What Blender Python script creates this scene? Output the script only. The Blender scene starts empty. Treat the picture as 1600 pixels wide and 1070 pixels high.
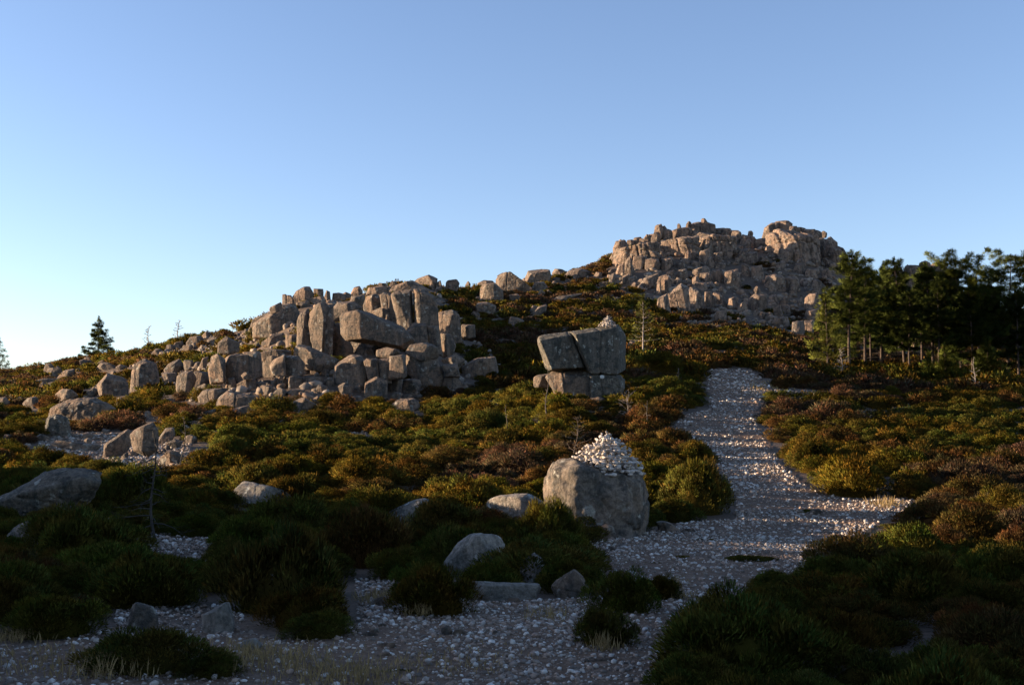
# Granite hillside at sunset: boulders, heath, two stone cairns, a gravel path, pines and a crag.
import bpy, bmesh, math, random
import numpy as np
from mathutils import Vector
from mathutils.bvhtree import BVHTree

random.seed(7)
RNG = np.random.default_rng(7)
SC = bpy.context.scene
COL = SC.collection

# ------------------------------------------------------------------ camera model
F, CX, CY = 1797.0, 800.0, 535.0
PITCH = math.atan(165.0 / F)
CP, SP = math.cos(PITCH), math.sin(PITCH)
EYE = 1.6                                     # eye height; camera at the origin, ground at -EYE
AZ = math.radians(82.0)                       # sun: this far to the left of the view
EL = math.radians(8.5)
EXPOSURE = 1.7

def ray(px, py):
    u = (px - CX) / F; v = (CY - py) / F
    return np.array([u, CP - v * SP, SP + v * CP])

def at(px, py, d):
    r = ray(px, py)
    return r * (d / r[1])

def proj(x, y, z):
    fw = y * CP + z * SP; up = -y * SP + z * CP
    return CX + F * x / fw, CY - F * up / fw

# ------------------------------------------------------------------ noise
def _hash(ix, iy, iz):
    h = (ix * 374761393 + iy * 668265263 + iz * 2147483647 + 1274126177) & 0xFFFFFFFF
    h = ((h ^ (h >> 13)) * 1274126177) & 0xFFFFFFFF
    h = ((h ^ (h >> 16)) * 2246822519) & 0xFFFFFFFF
    return ((h ^ (h >> 15)) & 0xFFFFFF).astype(np.float64) / 0xFFFFFF * 2 - 1

def vnoise(P):
    P = np.asarray(P, float)
    i = np.floor(P).astype(np.int64); f = P - i; f = f * f * f * (f * (f * 6 - 15) + 10)
    o = 0
    for a in (0, 1):
        wa = f[:, 0] if a else 1 - f[:, 0]
        for b in (0, 1):
            wb = f[:, 1] if b else 1 - f[:, 1]
            for c in (0, 1):
                wc = f[:, 2] if c else 1 - f[:, 2]
                o = o + wa * wb * wc * _hash(i[:, 0] + a, i[:, 1] + b, i[:, 2] + c)
    return o

def fbm(P, octv=4, gain=0.5, lac=2.03):
    P = np.asarray(P, float); o = 0; a = 1.0
    for k in range(octv):
        o = o + a * vnoise(P + 17.3 * k); P = P * lac; a *= gain
    return o

# ------------------------------------------------------------------ terrain: columns of (distance, picture row)
COLS = {
 -500: [(45, 690), (60, 662), (90, 634), (130, 617), (170, 606)],
 0:    [(45, 692), (60, 655), (90, 622), (130, 598), (170, 582)],
 150:  [(45, 695), (60, 650), (90, 610), (130, 576), (165, 561)],
 300:  [(42, 700), (56, 648), (66, 628), (80, 597), (105, 565), (140, 525)],
 400:  [(42, 700), (55, 650), (62, 632), (70, 600), (80, 560), (100, 530), (130, 507)],
 440:  [(42, 701), (55, 652), (62, 635), (70, 597), (79, 552), (90, 516), (102, 484), (125, 478)],
 480:  [(42, 702), (55, 655), (62, 637), (69, 592), (77, 545), (88, 508), (100, 476), (115, 470)],
 520:  [(42, 702), (55, 657), (62, 638), (69, 598), (75, 555), (84, 512), (97, 482), (120, 468)],
 560:  [(42, 702), (55, 660), (62, 640), (68, 605), (74, 562), (82, 518), (95, 500), (125, 472), (155, 452)],
 640:  [(42, 702), (55, 660), (64, 638), (70, 605), (76, 570), (84, 525), (97, 500), (130, 467), (160, 445)],
 720:  [(42, 702), (55, 655), (66, 625), (76, 590), (90, 545), (105, 520), (135, 482), (170, 451)],
 800:  [(42, 705), (55, 650), (66, 622), (80, 590), (100, 540), (130, 492), (160, 462), (185, 441)],
 900:  [(42, 705), (52, 645), (62, 615), (80, 575), (105, 528), (135, 490), (165, 455), (195, 423)],
 950:  [(42, 702), (55, 645), (66, 606), (84, 566), (110, 524), (140, 488), (165, 452), (185, 420), (200, 404), (215, 398)],
 1000: [(42, 700), (55, 645), (70, 600), (88, 560), (115, 522), (145, 487), (165, 455), (185, 416), (202, 388), (215, 380)],
 1050: [(42, 700), (56, 643), (74, 591), (95, 550), (127, 512), (155, 480), (180, 430), (202, 384), (218, 369)],
 1100: [(42, 701), (58, 641), (78, 582), (105, 537), (140, 502), (160, 475), (185, 424), (203, 382), (218, 361)],
 1150: [(42, 702), (58, 641), (78, 583), (105, 542), (140, 510), (160, 478), (188, 424), (206, 388), (220, 372)],
 1200: [(42, 702), (58, 642), (78, 584), (105, 547), (140, 517), (165, 479), (190, 426), (207, 386), (218, 368)],
 1260: [(42, 703), (58, 644), (78, 590), (102, 556), (140, 523), (168, 481), (192, 430), (208, 388), (218, 371)],
 1310: [(42, 705), (58, 645), (78, 595), (100, 563), (140, 528), (170, 484), (195, 438), (210, 410), (220, 400)],
 1400: [(42, 710), (58, 650), (78, 604), (95, 577), (140, 542), (190, 492), (220, 455)],
 1500: [(42, 712), (58, 655), (78, 609), (95, 584), (140, 550), (190, 490), (220, 446)],
 1600: [(42, 715), (58, 660), (78, 613), (95, 590), (140, 556), (190, 516), (220, 492)],
 2100: [(42, 718), (58, 664), (78, 620), (95, 598), (140, 570), (190, 540), (220, 522)],
}
_US = np.array(sorted((p - CX) / F for p in COLS))
_LD = np.linspace(math.log(1.0), math.log(900.0), 420)
def _col(p):
    ds, zs = [1.0, 12.0, 22.0, 30.0], [-1.6, -1.6, -1.58, -1.15]
    for d, y in COLS[p]:
        ds.append(d); zs.append(at(p, y, d)[2])
    ds += [ds[-1] + 35, ds[-1] + 120, 900]
    zs += [zs[-1] - 3.0, zs[-1] - 22, zs[-1] - 90]
    return np.interp(np.exp(_LD), ds, zs)
_Zc = np.array([_col(p) for p in sorted(COLS)])
_UG = np.linspace(_US[0], _US[-1], 260)
_ZG = np.array([np.interp(_UG, _US, _Zc[:, k]) for k in range(len(_LD))]).T       # u x d
def _smooth(a, n, ax):
    k = np.hanning(2 * n + 3)[1:-1]; k /= k.sum()
    pad = [(0, 0), (0, 0)]; pad[ax] = (n, n)
    b = np.pad(a, pad, mode='edge')
    return np.apply_along_axis(lambda v: np.convolve(v, k, 'valid'), ax, b)
_ZG = _smooth(_smooth(_ZG, 4, 0), 2, 1)

def ground(x, y):
    x = np.atleast_1d(np.asarray(x, float)); y = np.atleast_1d(np.asarray(y, float))
    yy = np.maximum(y, 1.0); u = x / yy
    fu = np.clip((u - _UG[0]) / (_UG[1] - _UG[0]), 0, len(_UG) - 1.001)
    fd = np.clip((np.log(yy) - _LD[0]) / (_LD[1] - _LD[0]), 0, len(_LD) - 1.001)
    i = fu.astype(int); j = fd.astype(int); a = fu - i; b = fd - j
    z = (_ZG[i, j] * (1 - a) * (1 - b) + _ZG[i + 1, j] * a * (1 - b) + _ZG[i, j + 1] * (1 - a) * b + _ZG[i + 1, j + 1] * a * b)
    # unseen rise out of view, shaped so that its shade covers the near ground
    ca, sa = math.sin(AZ), math.cos(AZ)
    al = x * ca - y * sa; s = x * sa + y * ca
    crest = RISE[0] - RISE[1] * (s - 19.0)
    crest = np.minimum(crest, 11.0) + 0.5 * vnoise(np.stack([s * 0.22, al * 0.05, al * 0], 1)) + 0.35 * vnoise(np.stack([s * 0.8, al * 0.1, al * 0], 1))
    w = np.exp(-((al + 62.0) / 12.0) ** 2)
    z = np.where(crest > z, z + (crest - z) * w, z)
    far = np.clip((y - 60) / 100, 0, 1)
    P = np.stack([x * 0.35, y * 0.35, x * 0], 1)
    return z + fbm(P, 3) * (0.07 + 0.18 * far)
RISE = (7.7, 0.18)

def gz(x, y):
    return float(ground(x, y)[0])

_TD = np.exp(np.linspace(math.log(3.5), math.log(260), 900))
def hit(px, py, tries=0):
    """distance at which the sight line through a pixel meets the ground"""
    r = ray(px, py); r = r / r[1]
    g = ground(r[0] * _TD, _TD)
    k = np.nonzero(r[2] * _TD <= g)[0]
    if not len(k) and tries < 60: return hit(px, py + 1.5, tries + 1)      # above the skyline: stand it on the crest
    return float(_TD[k[0]]) if len(k) else 215.0

def inpoly(px, py, poly):
    px = np.atleast_1d(px); py = np.atleast_1d(py)
    c = np.zeros(px.shape, bool); n = len(poly)
    for i in range(n):
        x1, y1 = poly[i]; x2, y2 = poly[i - 1]
        m = ((y1 > py) != (y2 > py)) & (px < (x2 - x1) * (py - y1) / ((y2 - y1) or 1e-9) + x1)
        c ^= m
    return c

# ------------------------------------------------------------------ object helpers
def mesh_np(name, V, Fc, mats, idx=None, col=None, smooth=False, nrm=None):
    me = bpy.data.meshes.new(name)
    V = np.asarray(V, np.float32); Fc = np.asarray(Fc, np.int32); n, k = Fc.shape
    me.vertices.add(len(V)); me.vertices.foreach_set('co', V.ravel())
    me.loops.add(n * k); me.loops.foreach_set('vertex_index', Fc.ravel())
    me.polygons.add(n); me.polygons.foreach_set('loop_start', np.arange(n, dtype=np.int32) * k)
    for m in (mats if isinstance(mats, (list, tuple)) else [mats]): me.materials.append(m)
    if idx is not None: me.polygons.foreach_set('material_index', np.asarray(idx, np.int32))
    me.update(calc_edges=True)
    if smooth: me.polygons.foreach_set('use_smooth', np.ones(n, bool))
    if col is not None:
        a = me.color_attributes.new('tint', 'FLOAT_COLOR', 'POINT')
        c = np.ones((len(V), 4), np.float32); c[:, :3] = col
        a.data.foreach_set('color', c.ravel())
    if nrm is not None: set_normals(me, nrm)
    return me

def set_normals(me, nrm):
    a = me.attributes.new('custom_normal', 'FLOAT_VECTOR', 'POINT')
    a.data.foreach_set('vector', np.asarray(nrm, np.float32).ravel())

def obj(name, me, loc=(0, 0, 0), parent=None):
    o = bpy.data.objects.new(name, me); COL.objects.link(o); o.location = loc
    if parent is not None: o.parent = parent
    return o

def tag(o, label=None, cat=None, group=None, kind=None):
    if label: o['label'] = label
    if cat: o['category'] = cat
    if group: o['group'] = group
    if kind: o['kind'] = kind
    return o

# ------------------------------------------------------------------ materials
def new_mat(name):
    m = bpy.data.materials.new(name); m.use_nodes = True
    nt = m.node_tree; b = nt.nodes['Principled BSDF']
    b.inputs['Specular IOR Level'].default_value = 0.15
    b.inputs['Roughness'].default_value = 0.9
    return m, nt, b
def N(nt, typ, **kw):
    n = nt.nodes.new(typ)
    for k, v in kw.items():
        if k in n.inputs: n.inputs[k].default_value = v
        else: setattr(n, k, v)
    return n
def ramp(nt, src, stops):
    r = nt.nodes.new('ShaderNodeValToRGB'); e = r.color_ramp.elements
    while len(e) < len(stops): e.new(0.5)
    for k, (p, c) in enumerate(stops):
        e[k].position = p; e[k].color = (*c, 1) if len(c) == 3 else c
    nt.links.new(src, r.inputs[0]); return r.outputs[0]
def mix(nt, f, a, b, bt='MIX'):
    m = nt.nodes.new('ShaderNodeMix'); m.data_type = 'RGBA'; m.blend_type = bt
    for s, v in ((m.inputs[0], f), (m.inputs[6], a), (m.inputs[7], b)):
        if hasattr(v, 'is_linked'): nt.links.new(v, s)
        elif isinstance(v, tuple): s.default_value = (*v, 1) if len(v) == 3 else v
        else: s.default_value = v
    return m.outputs[2]

def rock_material(name, pale, dark, pink, lich, scale=1.0):
    m, nt, b = new_mat(name); L = nt.links.new
    tc = N(nt, 'ShaderNodeTexCoord'); oi = N(nt, 'ShaderNodeObjectInfo')
    sh = N(nt, 'ShaderNodeVectorMath', operation='MULTIPLY_ADD')
    cmb = N(nt, 'ShaderNodeCombineXYZ')
    for k in range(3): L(oi.outputs['Random'], cmb.inputs[k])
    L(cmb.outputs[0], sh.inputs[0]); sh.inputs[1].default_value = (37, 61, 23); L(tc.outputs['Object'], sh.inputs[2])
    v = sh.outputs[0]
    def noise(s, det=6, rough=0.6, vec=v, dist=0.0):
        n = N(nt, 'ShaderNodeTexNoise'); n.inputs['Scale'].default_value = s * scale
        n.inputs['Detail'].default_value = det; n.inputs['Roughness'].default_value = rough
        n.inputs['Distortion'].default_value = dist
        L(vec, n.inputs['Vector']); return n.outputs['Fac']
    big = noise(0.55, 5); mid = noise(2.2, 8, 0.68); fine = noise(11, 8, 0.75)
    c = mix(nt, ramp(nt, big, [(0.35, (0, 0, 0)), (0.62, (1, 1, 1))]), pale, pink)
    rs = N(nt, 'ShaderNodeMath', operation='MULTIPLY'); L(oi.outputs['Random'], rs.inputs[0]); rs.inputs[1].default_value = 0.45
    c = mix(nt, rs.outputs[0], c, dark)
    c = mix(nt, ramp(nt, mid, [(0.49, (0, 0, 0)), (0.58, (.9, .9, .9))]), c, dark)
    # run-off streaks, stretched downwards
    mp = N(nt, 'ShaderNodeMapping'); mp.inputs['Scale'].default_value = (3.0, 3.0, 0.35); L(v, mp.inputs[0])
    st = noise(1.3, 6, 0.65, mp.outputs[0])
    c = mix(nt, ramp(nt, st, [(0.50, (0, 0, 0)), (0.62, (.75, .75, .75))]), c, dark)
    # lichen spots
    vo = N(nt, 'ShaderNodeTexVoronoi'); vo.inputs['Scale'].default_value = 2.3 * scale
    wv = N(nt, 'ShaderNodeVectorMath', operation='MULTIPLY_ADD'); nn = N(nt, 'ShaderNodeTexNoise'); nn.inputs['Scale'].default_value = 5 * scale; nn.inputs['Detail'].default_value = 5
    L(v, nn.inputs['Vector']); L(nn.outputs['Color'], wv.inputs[0]); wv.inputs[1].default_value = (.5, .5, .5); L(v, wv.inputs[2])
    L(wv.outputs[0], vo.inputs['Vector'])
    sp = ramp(nt, vo.outputs['Distance'], [(0.20, (.9, .9, .9)), (0.30, (0, 0, 0))])
    gate = ramp(nt, noise(0.9, 3), [(0.43, (0, 0, 0)), (0.54, (1, 1, 1))])
    sp = mix(nt, 1.0, sp, gate, 'MULTIPLY')
    c = mix(nt, sp, c, lich)
    c = mix(nt, 1.0, c, ramp(nt, fine, [(0.36, (.55, .55, .55)), (0.64, (1.38, 1.38, 1.38))]), 'MULTIPLY')
    L(c, b.inputs['Base Color'])
    bp = N(nt, 'ShaderNodeBump'); bp.inputs['Strength'].default_value = 1.0; bp.inputs['Distance'].default_value = 0.16 / scale
    bp2 = N(nt, 'ShaderNodeBump'); bp2.inputs['Strength'].default_value = 0.9; bp2.inputs['Distance'].default_value = 0.035 / scale
    L(mid, bp.inputs['Height']); L(fine, bp2.inputs['Height']); L(bp.outputs[0], bp2.inputs['Normal'])
    L(bp2.outputs[0], b.inputs['Normal'])
    return m

M_GRANITE = rock_material('granite', (0.195, 0.152, 0.116), (0.068, 0.062, 0.054), (0.235, 0.152, 0.10), (0.27, 0.25, 0.21))
M_CRAG = rock_material('granite_crag', (0.24, 0.183, 0.142), (0.072, 0.06, 0.051), (0.275, 0.18, 0.125), (0.26, 0.225, 0.18), 0.6)
M_GREY = rock_material('granite_lichened', (0.15, 0.136, 0.112), (0.05, 0.052, 0.046), (0.165, 0.13, 0.096), (0.30, 0.30, 0.26), 1.4)

M_PALE = rock_material('granite_pale', (0.27, 0.25, 0.215), (0.11, 0.108, 0.095), (0.28, 0.225, 0.18), (0.42, 0.42, 0.37), 1.3)
M_MID = rock_material('granite_weathered', (0.19, 0.16, 0.128), (0.07, 0.066, 0.058), (0.22, 0.155, 0.11), (0.30, 0.28, 0.235), 1.3)

def stone_material():
    m, nt, b = new_mat('quartz_stone'); L = nt.links.new
    tc = N(nt, 'ShaderNodeTexCoord'); oi = N(nt, 'ShaderNodeObjectInfo')
    n = N(nt, 'ShaderNodeTexNoise'); n.inputs['Scale'].default_value = 14; n.inputs['Detail'].default_value = 6
    L(tc.outputs['Object'], n.inputs['Vector'])
    c = mix(nt, oi.outputs['Random'], (0.52, 0.475, 0.43), (0.33, 0.28, 0.24))
    c = mix(nt, ramp(nt, n.outputs['Fac'], [(0.42, (0, 0, 0)), (0.68, (.7, .7, .7))]), c, (0.26, 0.21, 0.17))
    L(c, b.inputs['Base Color'])
    bp = N(nt, 'ShaderNodeBump'); bp.inputs['Strength'].default_value = 0.5; bp.inputs['Distance'].default_value = 0.01
    L(n.outputs['Fac'], bp.inputs['Height']); L(bp.outputs[0], b.inputs['Normal'])
    return m
M_STONE = stone_material()

def tint_material(name, rough=0.9, transl=0.0, nscale=0.0, namp=0.5):
    """colour = tint attribute x object colour"""
    m, nt, b = new_mat(name); L = nt.links.new
    at_ = N(nt, 'ShaderNodeAttribute'); at_.attribute_name = 'tint'
    oi = N(nt, 'ShaderNodeObjectInfo')
    c = mix(nt, 1.0, at_.outputs['Color'], oi.outputs['Color'], 'MULTIPLY')
    if nscale:
        g = N(nt, 'ShaderNodeNewGeometry'); n = N(nt, 'ShaderNodeTexNoise'); n.inputs['Scale'].default_value = nscale; n.inputs['Detail'].default_value = 5
        L(g.outputs['Position'], n.inputs['Vector'])
        c = mix(nt, 1.0, c, ramp(nt, n.outputs['Fac'], [(0.3, (1 - namp,) * 3), (0.7, (1 + namp,) * 3)]), 'MULTIPLY')
    L(c, b.inputs['Base Color']); b.inputs['Roughness'].default_value = rough
    if transl:
        t = N(nt, 'ShaderNodeBsdfTranslucent'); L(c, t.inputs['Color'])
        d = N(nt, 'ShaderNodeBsdfDiffuse'); L(c, d.inputs['Color'])
        ms = N(nt, 'ShaderNodeMixShader'); ms.inputs[0].default_value = transl
        L(d.outputs[0], ms.inputs[1]); L(t.outputs[0], ms.inputs[2])
        L(ms.outputs[0], nt.nodes['Material Output'].inputs['Surface'])
    return m
M_LEAF = tint_material('heath_leaf', transl=0.25)
M_NEEDLE = tint_material('pine_needle', transl=0.2)
M_GRAVEL = tint_material('gravel_stone', nscale=30, namp=0.35)
M_RUBBLE = tint_material('rubble_stone', nscale=3, namp=0.45)
M_BARK = tint_material('bark', nscale=9, namp=0.5)

def soil_material(name, a, bcol, c3, sc):
    m, nt, b = new_mat(name); L = nt.links.new
    g = N(nt, 'ShaderNodeNewGeometry')
    def noise(s, det=7):
        n = N(nt, 'ShaderNodeTexNoise'); n.inputs['Scale'].default_value = s; n.inputs['Detail'].default_value = det; n.inputs['Roughness'].default_value = 0.65
        L(g.outputs['Position'], n.inputs['Vector']); return n.outputs['Fac']
    n1 = noise(0.5); n2 = noise(sc); n3 = noise(sc * 5)
    c = mix(nt, ramp(nt, n1, [(0.4, (0, 0, 0)), (0.62, (1, 1, 1))]), a, bcol)
    c = mix(nt, ramp(nt, n2, [(0.48, (0, 0, 0)), (0.66, (.8, .8, .8))]), c, c3)
    c = mix(nt, 1.0, c, ramp(nt, n3, [(0.3, (.55, .55, .55)), (0.7, (1.3, 1.3, 1.3))]), 'MULTIPLY')
    L(c, b.inputs['Base Color'])
    bp = N(nt, 'ShaderNodeBump'); bp.inputs['Strength'].default_value = 0.9; bp.inputs['Distance'].default_value = 0.05
    L(n2, bp.inputs['Height']); L(bp.outputs[0], b.inputs['Normal'])
    return m
M_SOIL = soil_material('soil', (0.10, 0.07, 0.05), (0.15, 0.105, 0.075), (0.05, 0.042, 0.028), 4.0)
M_PATH = soil_material('gravel_bed', (0.155, 0.095, 0.060), (0.115, 0.076, 0.052), (0.19, 0.135, 0.098), 7.0)
M_PAINT, _nt, _b = new_mat('white_paint'); _b.inputs['Base Color'].default_value = (0.55, 0.55, 0.52, 1)

# ------------------------------------------------------------------ ground and path
R_A = (0, 420, 3.8225); R_O = (380, 420, 4.0); R_H = (740, 420, 4.117); R_C = (920, 330, 3.81); R_T = (1200, 380, 4.0)
R_L = (0, 640, 4.0); R_M = (380, 640, 4.0); R_N = (740, 640, 4.0); R_K = (840, 660, 5.63); R_B = (820, 490, 7.133)
R_F = (0, 840, 4.0); R_G = (380, 820, 4.0); R_P = (740, 820, 4.0); R_X = (0, 0, 1.0)
def poly(reg, s):
    x0, y0, k = reg
    return [(x0 + float(a.split(',')[0]) / k, y0 + float(a.split(',')[1]) / k) for a in s.split()]

PATH = poly(R_X, '1108,577 1170,577 1188,590 1204,604 1186,630 1178,655 1192,682 1222,728 1250,752 1282,772 1330,780 1432,779 1412,800 1375,815 1345,838 1300,855 1268,872 1255,905 1200,930 1150,962 1085,1000 1040,1030 1022,1075 1000,1180 300,1180 -60,1180 -60,1012 60,1010 180,982 260,985 345,978 440,1000 560,975 600,945 740,938 800,940 870,938 930,930 922,850 960,835 1015,832 1080,815 1150,812 1150,780 1128,735 1096,706 1050,690 1046,672 1068,650 1108,640 1106,610')
BARE = [PATH,
        poly(R_X, '60,690 110,672 215,680 300,690 300,730 240,745 190,740 120,720 95,728 60,715'),
        poly(R_X, '545,680 560,668 580,682 560,690 540,686'),
        poly(R_X, '1350,640 1375,650 1365,662 1345,655'),
        poly(R_X, '1210,608 1290,612 1270,628 1215,620'),
        poly(R_X, '225,838 345,840 342,884 245,890'),
        poly(R_X, '555,905 620,905 615,970 560,985'),
        poly(R_X, '20,850 70,850 60,870 30,875'),
        poly(R_X, '180,955 255,948 360,946 400,985 330,1000 180,985')]

def build_ground():
    th = np.concatenate([np.arange(-180, -36, 3.0), np.arange(-36, 36, 0.13), np.arange(36, 180, 3.0)])
    th = np.radians(th); rr = np.exp(np.linspace(math.log(0.9), math.log(850), 350))
    T, R = np.meshgrid(th, rr, indexing='ij')
    X = R * np.sin(T); Y = R * np.cos(T)
    Z = ground(X.ravel(), Y.ravel()).reshape(X.shape)
    V = np.stack([X, Y, Z], -1).reshape(-1, 3)
    nt_, nr = X.shape
    i = np.arange(nt_)[:, None]; j = np.arange(nr - 1)[None, :]; i2 = (i + 1) % nt_
    Fq = np.stack([i * nr + j, i2 * nr + j, i2 * nr + j + 1, i * nr + j + 1], -1).reshape(-1, 4)
    # a disc closes the ground under the camera
    V = np.vstack([V, [[0, 0, gz(0, 0)]]]); c = len(V) - 1
    ii = np.arange(nt_); cap = np.stack([np.full(nt_, c), (ii + 1) % nt_ * nr, ii * nr, np.full(nt_, c)], -1)
    me = mesh_np('ground', V, np.vstack([Fq]), M_SOIL, smooth=True)
    bm = bmesh.new(); bm.from_mesh(me); bm.verts.ensure_lookup_table()
    for a in cap: bm.faces.new([bm.verts[int(a[0])], bm.verts[int(a[1])], bm.verts[int(a[2])]])
    bm.normal_update(); bmesh.ops.recalc_face_normals(bm, faces=bm.faces); bm.to_mesh(me); bm.free()
    tag(obj('ground', me), kind='structure')
    C = V[Fq].mean(1); ok = (C[:, 1] > 3.0)
    px, py = proj(C[:, 0], np.maximum(C[:, 1], 1), C[:, 2])
    m = ok & inpoly(px + 9 * vnoise(C * 1.7), py, PATH)
    near = (C[:, 1] <= 6.6) & (C[:, 1] > -5) & (np.abs(C[:, 0]) < 1.6)
    f = Fq[m | near]; u, inv = np.unique(f, return_inverse=True)
    P = V[u].copy(); P[:, 2] += 0.012
    tag(obj('path', mesh_np('path', P, inv.reshape(-1, 4), M_PATH, smooth=True)), kind='structure')
build_ground()

# ------------------------------------------------------------------ rocks
_ICO = {}
def ico(n):
    if n not in _ICO:
        bm = bmesh.new(); bmesh.ops.create_icosphere(bm, subdivisions=n, radius=1)
        _ICO[n] = (np.array([v.co[:] for v in bm.verts]), np.array([[v.index for v in f.verts] for f in bm.faces])); bm.free()
    return _ICO[n]

def hull_planes(P, c):
    bm = bmesh.new()
    for p in P: bm.verts.new(p - c)
    bmesh.ops.convex_hull(bm, input=bm.verts)
    bm.normal_update(); out = []
    for f in sorted(bm.faces, key=lambda f: -f.calc_area()):
        n = np.array(f.normal[:]); d = float(f.normal.dot(f.verts[0].co))
        if d < 0: n, d = -n, -d
        if d < 1e-4: continue
        if any(n @ m > 0.955 for m, _ in out): continue
        out.append((n, d))
    bm.free()
    return np.array([n for n, _ in out]), np.array([d for _, d in out])

def rock_verts(P, sub, p=22, amp=0.035, seed=0, grooves=(), chips=9):
    lo, hi = P.min(0), P.max(0); c = (lo + hi) / 2; h = np.maximum((hi - lo) / 2, 1e-3)
    Nn, D = hull_planes(P, c); rg = np.random.default_rng(int(seed * 977) + 3)
    if chips:                                        # broken-off corners
        q = rg.normal(0, 1, (chips, 3)); q /= np.linalg.norm(q, axis=1, keepdims=True)
        sup = ((P - c) @ q.T).max(0) * rg.uniform(.84, .97, chips); ok = (q[:, 2] > -.5) & (sup > .1 * h.max())
        Nn = np.vstack([Nn, q[ok]]); D = np.concatenate([D, sup[ok]])
    U, Fc = ico(sub); U = U * h; U = U / np.linalg.norm(U, axis=1, keepdims=True)
    A = np.maximum(U @ Nn.T, 0) / D
    r = np.power(np.power(A / A.max(1, keepdims=True), p).sum(1), -1.0 / p) / A.max(1)
    X = U * r[:, None]; s = float(np.prod(h) ** (1 / 3)); q = X / s
    dn = fbm(q * 1.3 + seed * 3.7, 5, 0.55)
    pit = np.maximum(0, np.abs(vnoise(q * 2.1 + seed)) * -1 + 0.16) / 0.16       # thin branching cracks
    dn = dn + .38 * fbm(q * 6.5 + seed, 4, .62)
    X = X * (1 + (amp * dn - amp * 0.9 * pit)[:, None] * np.minimum(1, s / np.maximum(r, 1e-3))[:, None])
    for n, d, w, dep in grooves:
        n = np.array(n) / np.linalg.norm(n)
        k = np.exp(-((q @ n - d + 0.05 * dn) / w) ** 2); X = X * (1 - dep * k)[:, None]
    return X + c, Fc

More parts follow.
